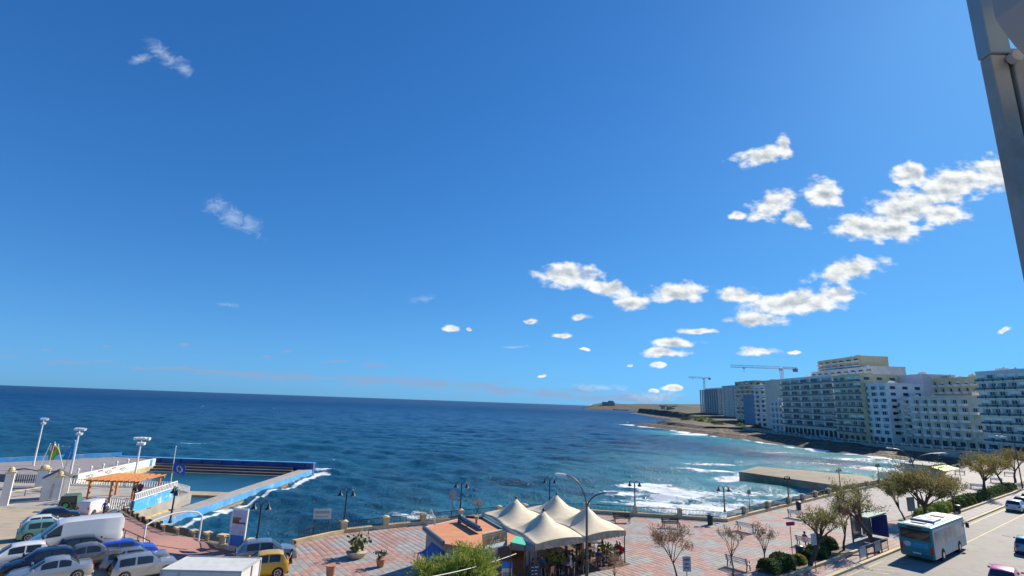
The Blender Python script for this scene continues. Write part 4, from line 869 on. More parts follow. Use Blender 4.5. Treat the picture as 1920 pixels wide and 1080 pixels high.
# tall grey street lights over the road
M_galv = mat('dark_galvanised_steel', (.10, .105, .11), .45, metal=.6, var=.2); M_lum = mat('luminaire_shell', (.70, .70, .68), .4)
def street_light(label, base, h, heads):
    t = thing('street_light', label, 'street light', base, group='tall twin-armed street lights'); mb = MB(); mb.tube([(0, 0, -.2), (0, 0, 1.2), (0, 0, 1.21), (0, 0, h)], [.13, .13, .10, .075], 10); mb.build('pole', M_galv, t, smooth=True)
    for (dx, dy, dz) in heads:
        P = [Vector((0, 0, h - .05))]; 
        for s in np.linspace(.1, 1, 8): P.append(Vector((dx * s ** 1.5, dy * s ** 1.5, h + dz * (1 - (1 - s) ** 1.9))))
        mb = MB(); mb.tube(P, [.06] * 4 + [.05] * 5, 8); arm = mb.build('arm', M_galv, t, smooth=True)
        e = P[-1]; d = (P[-1] - P[-2]).normalized(); d.z *= .6; d.normalize(); mb = MB(); sd = d.cross(Vector((0, 0, 1))).normalized(); up = sd.cross(d)
        V = []; 
        for s, w, hh in ((0, .07, .06), (.18, .15, .11), (.62, .17, .11), (.85, .06, .05)):
            for a, b in ((-1, -1), (1, -1), (1, 1), (-1, 1)): V.append(e + d * s + sd * w * a + up * hh * b * (1 if b > 0 else .7))
        F = [(i * 4 + j, i * 4 + (j + 1) % 4, i * 4 + 4 + (j + 1) % 4, i * 4 + 4 + j) for i in range(3) for j in range(4)] + [(3, 2, 1, 0), (12, 13, 14, 15)]
        mb.add(V, F); mb.build('luminaire', M_lum, arm, smooth=True)
    return t
def sl(base, fork, heads):
    return fork
street_light('tall twin-armed street light in front of the tents', (6.01, 39.17, 0.0), 4.72, [(-1.51, -0.0, 2.16), (1.48, -0.0, 1.07)])
street_light('tall twin-armed street light over the olive tree behind the bus', (53.77, 69.38, 0.0), 6.06, [(-2.4, 0.0, 1.72), (3.93, 0.0, 1.33)])
street_light('tall street light at the right edge of the photo by the hedge', (92.34, 94.48, 0.0), 8.06, [(-2.34, 0.0, 1.01)])
# benches
M_bw = mat('bench_slat_pale', (.74, .70, .63), .6, var=.15, scale=5); M_bd = mat('bench_slat_dark', (.10, .065, .05), .6, var=.25, scale=5)
def bench_proto(slat):
    t = thing('bench', '', 'bench', group='slatted benches on the promenade')
    for x in (-.78, .78):
        mb = MB(); mb.beam((x, -.30, 0), (x, -.22, .44), .06, .06); mb.beam((x, .26, 0), (x, .16, .44), .06, .06); mb.beam((x, -.28, .42), (x, .22, .40), .06, .05); mb.beam((x, .18, .40), (x, .36, .92), .06, .05); mb.beam((x, -.26, .64), (x, .26, .66), .05, .04); mb.beam((x, -.26, .44), (x, -.26, .64), .05, .05); mb.build('leg', M_black, t)
    for y in (-.24, -.11, .02, .15): mb = MB(); mb.box(-.92, .92, y - .055, y + .055, .445, .485); mb.build('seat_slat', slat, t)
    for k in range(3): mb = MB(); y, z = .25 + k * .055, .56 + k * .15; mb.beam((-.92, y - .03, z), (.92, y - .03, z), .03, .11); mb.build('back_slat', slat, t)
    return t
BEN = [((17.2, 55.64, 0.0), RAD(2), 1, 'bench with its back to the sea between two lamps'), ((12.52, 57.29, 0.0), RAD(3), 1, 'bench with its back to the sea beside the tents'),
       ((24.77, 55.17, 0.0), RAD(128), 0, 'pale slatted bench standing alone near the railing corner'), ((18.43, 42.86, 0.0), RAD(128), 0, 'pale slatted bench behind the small bare tree, nearest the camera'),
       ((34.09, 62.64, 0.0), RAD(128), 0, 'pale slatted bench near the pier end of the railing'), ((27.94, 49.95, 0.0), RAD(128), 0, 'pale slatted bench with the person in red'),
       ((44.9, 71.26, 0.0), RAD(128), 0, 'pale slatted bench half hidden behind the feathery tree'), ((99.35, 115.22, 0.0), RAD(150), 0, 'pale slatted bench far along beyond the lime awning'), ((82.88, 93.08, 0.0), RAD(150), 0, 'pale slatted bench by the hedge far along'), ((95.88, 103.21, 0.0), RAD(150), 0, 'pale slatted bench under the far leaning tree'), ((110.46, 115.49, 0.0), RAD(150), 0, 'pale slatted bench furthest to the right')]
pb_ = {0: None, 1: None}
for p, r, dk, lb in BEN:
    if pb_[dk] is None: pb_[dk] = o = bench_proto(M_bd if dk else M_bw); o.location = p; o.rotation_euler = (0, 0, r); o['label'] = ('dark ' if dk else '') + lb
    else: copy_tree(pb_[dk], p, r, ('dark ' if dk else '') + lb)
# litter bins
M_bin = mat('bin_dark_green', (.025, .035, .03), .5)
def bin_(label, p):
    t = thing('litter_bin', label, 'bin', p, group='black litter bins'); mb = MB(); mb.lathe([(.24, 0), (.28, .1), (.30, .85), (.27, .9)], 12); mb.build('body', M_bin, t, smooth=True); mb = MB(); mb.lathe([(.31, .9), (.31, .96), (.16, 1.02)], 12); mb.build('lid', M_black, t)
bin_('black litter bin by the railing corner', (22.09, 57.75, 0.0)); bin_('black litter bin beside the bench near the pier', (37.34, 67.95, 0.0)); bin_('black litter bin beside the hedge and red bench sitter', (25.23, 46.4, 0.0)); bin_('black litter bin in front of the bus', (59.0, 69.58, 0.0))
# signs
def board(name, label, p, w, h, z, m, rz=0.0, posts=1, text=None, tm=None, pm=None, cat='sign', strips=()):
    t = thing(name, label, cat, p, rz); xs = [0] if posts == 1 else [-w * .4, w * .4]
    for x in xs: mb = MB(); mb.tube([(x, .03, -.3), (x, .03, z + h * .9)], .03, 6); mb.build('post', pm or M_black, t)
    mb = MB(); mb.box(-w / 2, w / 2, -.03, 0, z, z + h); bo = mb.build('panel', m, t)
    for (x0, x1, z0, z1, mm) in strips: mb = MB(); mb.box(-w / 2 + x0 * w, -w / 2 + x1 * w, -.036, -.031, z + z0 * h, z + z1 * h); mb.build('print', mm, bo)
    if text: text_mesh(text, h * .42, tm or M_ink, 'lettering', bo, wall_matrix((0, -.036, z + h / 2), (0, -1)), .003)
    return t
M_sgn = mat('sign_pale', (.62, .68, .60), .6, var=.1); M_sgray = mat('sign_grey_lilac', (.45, .42, .48), .6); M_pink = mat('sign_crimson', (.42, .03, .12), .6); M_print = mat('faint_print', (.38, .42, .36), .7)
board('notice_board', 'pale rectangular notice on two posts at the railing', (-16.18, 48.16, 0.0), 1.5, .85, 1.35, M_sgn, RAD(12), 2, strips=((.06, .9, .55, .8, M_print), (.1, .86, .2, .3, M_print)))
board('notice_board', 'small lilac notice on a thin pole left of the poster', (-21.63, 43.5, -0.0), .55, .9, 1.6, M_sgray, RAD(-8))
t = board('poster_panel', 'tall poster panel with a white frame showing a hill above blue', (-20.86, 42.86, 0.0), 1.35, 2.6, .35, mat('poster_lilac', (.50, .48, .60), .6), RAD(-14), 2, pm=M_white, cat='poster', strips=((0, 1, 0, .30, mat('poster_blue', (.03, .17, .50), .6)), (.05, .5, .62, .74, mat('poster_brown', (.14, .08, .06), .6)), (.3, .95, .62, .67, mat('poster_brown', (.14, .08, .06))), (.05, .62, .74, .80, mat('poster_brown2', (.20, .12, .09), .6))))
mb = MB(); mb.box(.62, .72, -.05, .05, 0, 3.1); mb.box(-.72, -.62, -.05, .05, 0, 3.1); mb.box(-.62, .62, -.05, .03, 2.96, 3.1); mb.build('frame', M_white, t)
board('street_sign', 'crimson street name sign on a dark post by the red bench sitter', (24.43, 46.01, 0.0), .95, .30, 2.6, M_pink, RAD(20), 1, strips=((.2, .9, .3, .65, M_fr2),))
board('notice_board', 'grey notice on a pole in front of the leaning tree', (24.44, 42.74, 0.0), .62, .85, 1.9, mat('sign_blue_grey', (.36, .42, .46), .6), RAD(25))
board('notice_board', 'grey framed menu board at the bottom edge by a bare tree', (13.17, 39.24, 0.0), .6, 1.0, .7, mat('sign_steel', (.40, .43, .47), .6), RAD(5), strips=((.15, .85, .7, .85, M_cw2), (.2, .8, .45, .55, M_cw2), (.15, .8, .2, .3, M_cw2)))
board('notice_board', 'small brown notice at the railing left of the tents', (-5.41, 55.55, 0.0), .75, .9, 2.0, mat('sign_brown_grey', (.33, .30, .32), .6), 0)
board('bus_stop_sign', 'dark bus stop panel beside the blue shelter', (46.46, 61.07, 0.0), 1.3, 1.5, 1.5, mat('sign_slate', (.16, .18, .19), .6), RAD(20), 1)
board('small_sign', 'small dark sign on a thin pole at the railing corner', (29.11, 63.55, 0.0), .4, .5, 2.3, M_cw2, 0)
# white pipe arch on the ramp
a0 = (-25.84, 39.51, 0.8); ar = thing('pipe_arch', 'white bent pipe arch spanning the ramp to the lido', 'arch', a0)
pts = [Vector(q) - Vector(a0) for q in [(-25.84, 39.51, 0.8), (-25.93, 39.51, 1.61), (-25.93, 39.51, 2.43), (-25.77, 40.11, 2.66), (-25.09, 41.11, 2.93), (-24.5, 41.91, 2.94), (-23.95, 42.41, 2.78), (-23.67, 42.51, 2.53), (-23.64, 42.51, 1.64), (-23.64, 42.51, 0.69)]]
mb = MB(); mb.tube(pts, .06, 8); mb.build('pipe', M_white, ar, smooth=True)
# black handrail between car park and ramp
hr = thing('handrail', 'black bent handrail between the parked cars and the ramp', 'railing', (-28.96, 40.78, 0.98)); h0 = Vector((-28.96, 40.78, 0.98))
HP = [Vector(q) - h0 for q in [(-28.96, 40.78, 0.98), (-27.52, 39.75, 1.0), (-26.03, 39.01, 0.85), (-25.12, 38.98, 0.54)]]
for z in (.5, 1.0): mb = MB(); mb.tube([p + Vector((0, 0, z)) for p in HP], .03, 6); mb.build('rail', M_black, hr)
for p in HP: mb = MB(); mb.tube([p - Vector((0, 0, .2)), p + Vector((0, 0, 1.0))], .03, 6); mb.build('post', M_black, hr)
# bollards with chain by the yellow car
BOL = [(-16.11, 42.44, 0.0), (-15.49, 40.4, 0.0), (-15.12, 37.87, 0.0)]
for k, p in enumerate(BOL):
    t = thing('bollard', 'black iron bollard ' + ['behind the grey car, furthest from the camera', 'in front of the grey car bonnet, middle of three', 'beside the yellow car, nearest the camera'][k], 'bollard', p, group='black bollards with chains'); mb = MB(); mb.lathe([(.14, 0), (.14, .06), (.07, .1), (.06, .8), (.09, .84), (.09, .92), (.03, 1.0)], 10); mb.build('post', M_black, t, smooth=True)
for k in range(2):
    a, b = Vector(BOL[k]), Vector(BOL[k + 1]); t = thing('chain', 'black chain hanging between bollards ' + ['by the grey car', 'by the yellow car'][k], 'chain', a); d = b - a
    mb = MB(); mb.tube([d * s + Vector((0, 0, .78 - .35 * 4 * s * (1 - s))) for s in np.linspace(0, 1, 9)], .03, 5); mb.build('links', M_black, t)
# planters
M_pot = mat('terracotta', (.48, .21, .11), .8, var=.2, scale=6); M_bowl = mat('stone_bowl', (.52, .43, .30), .8, var=.2, scale=3)

# ================================================================ people
_ppl = {}
def person_mesh(pose):
    """continuous skinned body; returns mesh with slots 0 skin 1 top 2 trousers 3 shoes"""
    if pose in _ppl: return _ppl[pose]
    V = []; E = []; Rr = []; tagv = []
    def v(p, r, parent=None):
        V.append(p); Rr.append(r); i = len(V) - 1
        if parent is not None: E.append((parent, i))
        return i
    if pose == 'walk': hipz = .90; kn = [(-.09, .16, .50), (.09, -.06, .50)]; an = [(-.10, .18, .09), (.10, -.24, .11)]; lean = .02
    elif pose == 'sit': hipz = .50; kn = [(-.11, -.42, .52), (.11, -.44, .50)]; an = [(-.12, -.44, .09), (.13, -.40, .09)]; lean = -.05
    pel = v((0, 0, hipz), .145); sp = v((0, lean * .5, hipz + .22), .135, pel); ch = v((0, lean, hipz + .42), .155, sp); nk = v((0, lean - .02, hipz + .58), .062, ch); hd = v((0, lean - .04, hipz + .66), .085, nk); tp = v((0, lean - .04, hipz + .78), .085, hd); v((0, lean - .135, hipz + .69), .018, hd)
    for s in (0, 1):
        sg = -1 if s == 0 else 1
        h = v((sg * .09, 0, hipz - .04), .10, pel); k = v(kn[s], .066, h); a = v(an[s], .045, k); f = v((an[s][0], an[s][1] - .14, .045), .036, a)
        sh = v((sg * .17, lean, hipz + .47), .066, ch)
        if pose == 'walk': el = v((sg * .23, lean + .06 * sg, hipz + .20), .046, sh); wr = v((sg * .24, lean - .08 + .05 * sg, hipz - .02), .034, el); dr = Vector((0, -.02, -.075))
        else: el = v((sg * .24, lean - .08, hipz + .22), .046, sh); wr = v((sg * .16, lean - .30, hipz + .20), .034, el); dr = Vector((-.02 * sg, -.07, 0))
        w = Vector(V[wr]); pm = v(tuple(w + dr), .030, wr); q = w + dr
        for j, ln in enumerate((.055, .068, .072, .062, .05)):
            o = Vector((.011 * (j - 2), -.004 * j, .009 * (j - 2)))
            m = v(tuple(q + o + dr.normalized() * ln * .6), .009, pm); v(tuple(q + o * 1.3 + dr.normalized() * ln + Vector((0, -.01, 0))), .008, m)
    me = bpy.data.meshes.new('person_skin'); me.from_pydata(V, E, []); o = bpy.data.objects.new('person_tmp', me); COL.objects.link(o)
    o.modifiers.new('skin', 'SKIN')
    for i, sv in enumerate(me.skin_vertices[0].data): sv.radius = (Rr[i], Rr[i] * (.8 if i in (0, 1, 2) else 1)); sv.use_root = (i == 0)
    ss = o.modifiers.new('sub', 'SUBSURF'); ss.levels = 1; ss.render_levels = 1
    m2 = bpy.data.meshes.new_from_object(o.evaluated_get(bpy.context.evaluated_depsgraph_get())); bpy.data.objects.remove(o)
    for q in range(4): m2.materials.append(bpy.data.materials.new('person_slot'))
    for p in m2.polygons:
        c = p.center; p.use_smooth = True
        if c.z > hipz + .56: i = 0
        elif c.z < .085 or (c.z < .14 and pose == 'sit'): i = 3
        else:
            hand = (pose == 'walk' and abs(c.x) > .19 and c.z < hipz + .01) or (pose == 'sit' and c.y < lean - .31 and c.z > hipz + .12)
            arm = abs(c.x) > .19 and c.z > hipz - .05
            i = 0 if hand else (1 if c.z > hipz + .05 or arm else 2)
        p.material_index = i
    _ppl[pose] = (m2, hipz, lean); return _ppl[pose]
M_skin = mat('skin', (.52, .32, .22), .6, var=.05); M_shoe = mat('dark_shoes', (.03, .028, .025), .5)
def cloth(n, c): return mat('cloth_' + n, c, .85, var=.15, scale=8)
def person(label, loc, rz, pose, top, trous, hair, group=None, s=1.0):
    m, hz_, ln = person_mesh(pose); m = m.copy()
    for i, q in enumerate((M_skin, top, trous, M_shoe)): m.materials[i] = q
    o = bpy.data.objects.new('person', m); COL.objects.link(o); o.location = loc; o.rotation_euler = (0, 0, rz); o.scale = (s, s, s); tag(o, label, 'person', group)
    mb = MB(); c = (0, ln - .03, hz_ + .73); n = 10
    for i in range(5):
        a = i / 4 * math.pi * .55
        for j in range(n):
            t = 2 * math.pi * j / n; r = .1 * math.sin(a) + .004; fr = .35 * max(0, -math.sin(t)) * (i / 4)
            mb.v.append((c[0] + r * math.cos(t), c[1] + .012 + r * math.sin(t) * (1 - fr * .3), c[2] + .115 * math.cos(a) - .045 * (i / 4) * (1 if math.sin(t) > -.2 else -.6)))
    for i in range(4):
        for j in range(n): mb.f.append((i * n + j, i * n + (j + 1) % n, (i + 1) * n + (j + 1) % n, (i + 1) * n + j)); mb.m.append(0)
    mb.build('hair', hair, o, smooth=True); return o
h_dark = mat('hair_dark', (.025, .018, .014), .7); h_white = mat('hair_white', (.62, .60, .57), .8); h_brown = mat('hair_brown', (.10, .055, .03), .7)
t_blue = cloth('navy', (.025, .06, .19)); t_red = cloth('scarlet', (.55, .02, .03)); t_black = cloth('black', (.025, .025, .03)); t_denim = cloth('denim', (.06, .10, .18)); t_white = cloth('white', (.65, .63, .6)); t_tan = cloth('tan', (.38, .26, .16)); t_teal = cloth('steel_blue', (.09, .17, .25)); t_pink = cloth('rose', (.5, .25, .24))
person('person in a blue jacket and dark trousers walking to the lido', (-49.81, 67.41, -3.35), RAD(20), 'walk', cloth('blue', (.03, .11, .36)), t_black, h_dark, s=1.0)
person('person in a red jacket seated on a pale bench', (27.77, 50.01, 0.0), RAD(128), 'sit', t_red, t_black, h_dark)
person('person in dark clothes standing near the rocks by the lime awning', (108.87, 122.93, 0.0), RAD(60), 'walk', t_black, t_denim, h_dark)
person('person in a red top beside the balustrade beyond the lime awning', (111.88, 128.58, 0.0), RAD(200), 'walk', t_red, t_denim, h_brown)
person('person seated on the bench half hidden behind the feathery tree', (44.83, 71.66999999999999, 0.0), RAD(128), 'sit', t_black, t_black, h_dark)
# ================================================================ cafe: kiosk, tents, tables, guests
M_roof = mat('orange_roof_membrane', (.58, .245, .115), .8, var=.13, scale=1.5, bump=.15, stain=(.50, .28, .18), stain_amt=.5)
M_navy = mat('navy_fascia', (.025, .10, .17), .5, var=.15); M_kw = mat('kiosk_boards', (.42, .40, .38), .7, var=.2, scale=5); M_tanb = mat('tan_signboard', (.34, .25, .12), .7, var=.2, scale=2); M_brn = mat('brown_cladding', (.22, .10, .045), .7, var=.25, scale=3); M_grn = mat('green_awning_cloth', (.04, .42, .30), .7, var=.1)
KR = [(-5.92, 40.09), (-3.07, 43.89), (-1.67, 43.53), (-0.13, 40.27), (-1.52, 38.84), (-1.29, 34.99), (-3.91, 36.03)]
ks = thing('cafe_kiosk', 'low cafe kiosk with a flat orange roof and a tan signboard', 'kiosk', (KR[4][0], KR[4][1], 0)); o = Vector((KR[4][0], KR[4][1], 0))
kp = [(p[0] - o.x, p[1] - o.y) for p in KR]; cen = (sum(p[0] for p in kp) / 7, sum(p[1] for p in kp) / 7)
mb = MB(); mb.prism(kp, 2.62, 2.8); rf = mb.build('roof', M_roof, ks)
mb = MB(); mb.prism([(p[0] + (cen[0] - p[0]) * .09, p[1] + (cen[1] - p[1]) * .09) for p in kp], -.1, 2.615); mb.build('wall', M_kw, ks)
for a, b, nm, mm in ((6, 0, 'fascia', M_navy), (0, 1, 'fascia', M_white), (1, 2, 'fascia', M_black), (2, 3, 'fascia', mat('teal_gutter', (.10, .26, .26), .5)), (3, 4, 'fascia', M_white)):
    mb = MB(); mb.beam(kp[a] + (2.78,), kp[b] + (2.78,), .16 if mm is not M_white else .07, .3 if mm is not M_white else .1); mb.build(nm, mm, ks)
d = Vector(kp[0] + (0,)) - Vector(kp[6] + (0,)); nb = 16
for k in range(nb):
    p = Vector(kp[6] + (0,)) + d * ((k + .5) / nb); p = p + (Vector(cen + (0,)) - p) * .075; mb = MB(); mb.beam(p + Vector((0, 0, .05)), p + Vector((0, 0, 2.6)), .2, .05, up=(d.normalized().y, -d.normalized().x, 0)); mb.build('cladding_board', M_kw, ks)
# signboard under the front eave, lettered CAFE below an illegible line
A, B = Vector(kp[4] + (0,)), Vector(kp[3] + (0,)); A, B = A + (A - B) * .03, B + (B - A) * .1; dd = (B - A).normalized(); nn = Vector((dd.y, -dd.x, 0)); nn = nn if nn.y < 0 else -nn
mb = MB(); mb.beam(A + nn * .12 + Vector((0, 0, 2.2)), B + nn * .12 + Vector((0, 0, 2.2)), .06, .95); sb = mb.build('signboard', M_tanb, ks)
M_cream = mat('cream_lettering', (.66, .66, .62), .7)
c = (A + B) / 2 + dd * .12 + nn * .155; text_mesh('CAFE', .42, M_cream, 'lettering', sb, wall_matrix((c.x, c.y, 2.08), nn), .004)
mb = MB(); rr_ = random.Random(3)
for k in range(9): p = c + dd * (-.62 + k * .15); mb.beam(p + Vector((0, 0, 2.36 + rr_.uniform(-.04, .02))), p + dd * rr_.uniform(-.05, .06) + Vector((0, 0, 2.5 + rr_.uniform(-.03, .06))), .012, .045)
mb.build('faded_script', M_cream, sb)
# roof duct and pipes
p, q = Vector((-3.4, 42.07, 3.05)) - o, Vector((-1.72, 38.79, 3.05)) - o
mb = MB(); mb.beam(p, q, .42, .16); mb.beam(p + Vector((0, 0, .2)), q + Vector((0, 0, .2)), .16, .12); mb.lathe([(.2, -.2), (.2, .25), (.1, .35)], 10, p); mb.build('roof_duct', M_navy, rf)
p = Vector((-2.1, 41.48, 2.8)) - o; mb = MB(); mb.lathe([(.1, 0), (.1, .42), (.16, .44), (.16, .6)], 8, p); mb.build('roof_vent', M_conc, rf)
p, q = Vector((-5.18, 41.02, 2.8)) - o, Vector((-6.19, 44.99, 2.8)) - o; mb = MB(); mb.tube([p, p + Vector((-.12, 0, .55)), p + Vector((-.4, 0, 1.1))], .05, 6); mb.tube([p + Vector((-.55, 0, 0)), p + Vector((-.4, 0, 1.1))], .04, 6); mb.build('antenna', M_rail, rf)
sc_ = thing('side_canopy', 'small orange roof with a teal edge beside the tents', 'canopy', (0.54, 45.92, 0.0)); so = Vector((0.54, 45.92, 0.0))
pl = [tuple((Vector(a) - so))[:2] for a in [(0.27, 39.97, 2.7), (0.85, 39.14, 2.7), (0.28, 36.7, 2.7)]]; mb = MB(); mb.prism(pl, 2.6, 2.7); mb.build('roof', M_roof, sc_)
pl2 = [Vector(a) - so for a in [(0.9, 39.48, 2.62), (1.92, 39.55, 2.35), (1.53, 38.3, 2.3), (0.43, 37.98, 2.55)]]; mb = MB(); mb.add(pl2 + [a - Vector((0, 0, .06)) for a in pl2], [(0, 1, 2, 3), (7, 6, 5, 4), (0, 4, 5, 1), (1, 5, 6, 2), (2, 6, 7, 3), (3, 7, 4, 0)]); mb.build('green_awning', M_grn, sc_)
pl3 = [Vector(a) - so for a in [(-1.25, 36.51, 2.6), (0.43, 38.2, 2.6), (0.55, 37.99, 2.45), (-1.22, 36.09, 2.45)]]; mb = MB(); mb.add(pl3 + [a - Vector((0, 0, .06)) for a in pl3], [(0, 1, 2, 3), (7, 6, 5, 4), (0, 4, 5, 1), (1, 5, 6, 2), (2, 6, 7, 3), (3, 7, 4, 0)]); mb.build('grey_awning', mat('grey_awning_cloth', (.22, .30, .31), .7), sc_)
for a in (pl2[2], pl2[1], pl3[3], pl3[2]): mb = MB(); mb.tube([(a.x, a.y, -.1), (a.x, a.y, a.z)], .05, 6); mb.build('post', M_galv, sc_)
mb = MB(); bb = [Vector(a) - so for a in [(0.66, 43.01, -0.0), (1.79, 43.13, 0.0)]]; mb.beam(bb[0] + Vector((0, 1.2, 1.0)), bb[1] + Vector((0, 1.2, 1.0)), .3, 2.0); mb.build('counter', M_brn, sc_)
# blue side awning of the kiosk
ba = thing('blue_awning', 'faded blue cloth awning hanging off the left of the kiosk', 'awning', (-5.22, 42.34, -0.0)); bo = Vector((-5.22, 42.34, -0.0))
pl = [Vector(a) - bo for a in [(-4.99, 38.85, 2.3), (-3.81, 36.35, 2.3), (-4.48, 35.7, 1.5), (-5.95, 38.6, 1.5)]]; V = []
for i in range(5):
    for j in range(5):
        s, r = i / 4, j / 4; a = pl[0].lerp(pl[1], s); b = pl[3].lerp(pl[2], s); V.append(a.lerp(b, r) - Vector((0, 0, .18 * math.sin(r * math.pi) * (1 + .3 * math.sin(s * 9)))))
mb = MB(); mb.add(V, [(i * 5 + j, i * 5 + j + 1, i * 5 + j + 6, i * 5 + j + 5) for i in range(4) for j in range(4)]); cc = mb.build('cloth', mat('blue_awning_cloth', (.07, .17, .40), .8, var=.12), ba, smooth=True); cc.modifiers.new('t', 'SOLIDIFY').thickness = .02
for a in (pl[2], pl[3]): mb = MB(); mb.tube([(a.x, a.y, 0), (a.x, a.y, a.z)], .04, 6); mb.build('post', M_galv, ba)
# tensile tents
TB, TU, TV = Vector((2.2, 38.0, 0)), Vector((3.75, 2.55, 0)), Vector((-2.05, 4.75, 0))
M_tent = bpy.data.materials.new('cream_tent_fabric'); M_tent.use_nodes = True; N = NT(M_tent.node_tree); N.n.clear()
geo = N.new('ShaderNodeNewGeometry').outputs['Position']; cf = N.mix(N.smooth(N.noise(geo, 1.2, 5, .6), .35, .7), (.74, .65, .47), (.82, .74, .57))
b1 = N.new('ShaderNodeBsdfPrincipled', inp={'Base Color': cf, 'Roughness': .65}); b2 = N.new('ShaderNodeBsdfTranslucent', inp={'Color': cf}); N.new('ShaderNodeOutputMaterial', inp={0: N.new('ShaderNodeMixShader', inp={0: .22, 1: b1.outputs[0], 2: b2.outputs[0]}).outputs[0]})
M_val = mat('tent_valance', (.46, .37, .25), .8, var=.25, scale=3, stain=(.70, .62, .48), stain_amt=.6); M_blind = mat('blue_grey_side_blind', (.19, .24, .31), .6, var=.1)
def tent(i, j, label, outer):
    t = thing('peaked_tent', label, 'tent', TB + TU * (i + .5) + TV * (j + .5), group='cream peaked cafe tents'); n = 14; V = []
    for a in range(n + 1):
        for b in range(n + 1):
            s, r = 2 * a / n - 1, 2 * b / n - 1; m = (abs(s) ** 3 + abs(r) ** 3) ** (1 / 3); m = min(m, 1.0)
            e = max(abs(s), abs(r)); rim = .20 * (1 - min(abs(s), abs(r)) ** 2) if e > .999 else .20 * (1 - min(abs(s), abs(r)) ** 2) * e ** 6
            z = 2.42 + .95 * (1 - m) ** 1.9 + .62 * (1 - m) + rim * .8
            V.append(TU * (s / 2) + TV * (r / 2) + Vector((0, 0, z)))
    F = [(a * (n + 1) + b, (a + 1) * (n + 1) + b, (a + 1) * (n + 1) + b + 1, a * (n + 1) + b + 1) for a in range(n) for b in range(n)]
    mb = MB(); mb.add(V, F); c = mb.build('canopy', M_tent, t, smooth=False); c.data.polygons.foreach_set('use_smooth', [True] * len(F)); c.modifiers.new('t', 'SOLIDIFY').thickness = .015
    mb = MB(); mb.lathe([(.09, 3.90), (.11, 3.97), (.10, 4.06), (.03, 4.12)], 8); mb.build('finial', M_black, t)
    cs = [TU * -.5 + TV * -.5, TU * .5 + TV * -.5, TU * .5 + TV * .5, TU * -.5 + TV * .5]
    for p in cs[:2] if j == 0 else cs[2:]: mb = MB(); q = p * .97; mb.tube([(q.x, q.y, 0), (q.x, q.y, 2.45)], .045, 8); mb.build('pole', M_galv, t)
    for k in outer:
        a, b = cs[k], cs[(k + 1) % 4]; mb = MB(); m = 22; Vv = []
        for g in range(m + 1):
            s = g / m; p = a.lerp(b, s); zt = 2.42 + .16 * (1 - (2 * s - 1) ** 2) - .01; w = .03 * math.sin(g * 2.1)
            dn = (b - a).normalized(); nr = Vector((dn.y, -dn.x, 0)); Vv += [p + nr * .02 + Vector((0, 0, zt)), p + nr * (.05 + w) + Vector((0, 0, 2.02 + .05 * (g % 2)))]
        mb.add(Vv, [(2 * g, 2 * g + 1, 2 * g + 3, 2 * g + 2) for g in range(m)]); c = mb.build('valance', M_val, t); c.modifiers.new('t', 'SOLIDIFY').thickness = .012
        if k == 3:
            Vv = []
            for g in range(m + 1):
                s = g / m; p = a.lerp(b, s); zt = 2.4 + .14 * (1 - (2 * s - 1) ** 2); dn = (b - a).normalized(); nr = Vector((dn.y, -dn.x, 0)); Vv += [p + nr * .08 + Vector((0, 0, zt)), p + nr * (.55 * math.sin(math.pi * s) + .1) + Vector((0, 0, 1.5 + .5 * abs(2 * s - 1)))]
            mb = MB(); mb.add(Vv, [(2 * g, 2 * g + 1, 2 * g + 3, 2 * g + 2) for g in range(m)]); c = mb.build('side_blind', M_blind, t, smooth=True); c.modifiers.new('t', 'SOLIDIFY').thickness = .012
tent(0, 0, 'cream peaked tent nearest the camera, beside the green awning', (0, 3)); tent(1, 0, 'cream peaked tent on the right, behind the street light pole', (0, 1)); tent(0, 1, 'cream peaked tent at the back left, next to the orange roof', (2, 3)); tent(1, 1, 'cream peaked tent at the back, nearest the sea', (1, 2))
# cafe floor, tables, chairs, guests
mb = MB(); pf = [TB + TU * -.12 + TV * -.06, TB + TU * 2.05 + TV * -.06, TB + TU * 2.05 + TV * 2.0, TB + TU * -.12 + TV * 2.0]; mb.prism([(p.x, p.y) for p in pf], -.02, .05); struct(mb.build('cafe_floor', mat('cafe_deck', (.16, .085, .05), .7, var=.2, scale=3)))
M_ttop = mat('table_top', (.10, .07, .05), .4, var=.2); M_alu = mat('aluminium_tube', (.60, .60, .58), .35, metal=.7); M_rat = mat('brown_rattan', (.17, .085, .05), .7, var=.3, scale=12)
def table_proto():
    t = thing('cafe_table', '', 'table', group='cafe tables under the tents'); mb = MB(); mb.lathe([(.40, .70), (.42, .72), (.42, .74), (.38, .75)], 14); mb.build('table_top', M_ttop, t); mb = MB(); mb.lathe([(.26, 0), (.22, .04), (.04, .07), (.035, .70)], 8); mb.build('leg', M_alu, t); return t
def chair_proto():
    t = thing('cafe_chair', '', 'chair', group='cafe chairs under the tents'); mb = MB(); mb.box(-.22, .22, -.22, .22, .43, .47); mb.build('seat', M_rat, t); mb = MB(); mb.box(-.22, .22, .20, .24, .5, .86); mb.build('backrest', M_rat, t)
    for x in (-.2, .2):
        for y in (-.2, .21): mb = MB(); mb.tube([(x, y, 0), (x, y, .43 if y < 0 else .86)], .016, 5); mb.build('leg', M_alu, t)
    return t
tp_, cp_ = table_proto(), chair_proto(); ft = fc = True; rg = random.Random(8)
SPOT = [(.22, .12), (.62, .10), (1.05, .12), (1.5, .14), (1.9, .2), (.35, .5), (.85, .55), (1.35, .6), (1.85, .7), (.5, 1.1), (1.2, 1.2), (1.8, 1.3)]
row = ['front', 'front', 'front', 'front', 'front', 'middle', 'middle', 'middle', 'middle', 'back', 'back', 'back']; num = ['first', 'second', 'third', 'fourth', 'fifth', 'first', 'second', 'third', 'fourth', 'first', 'second', 'third']
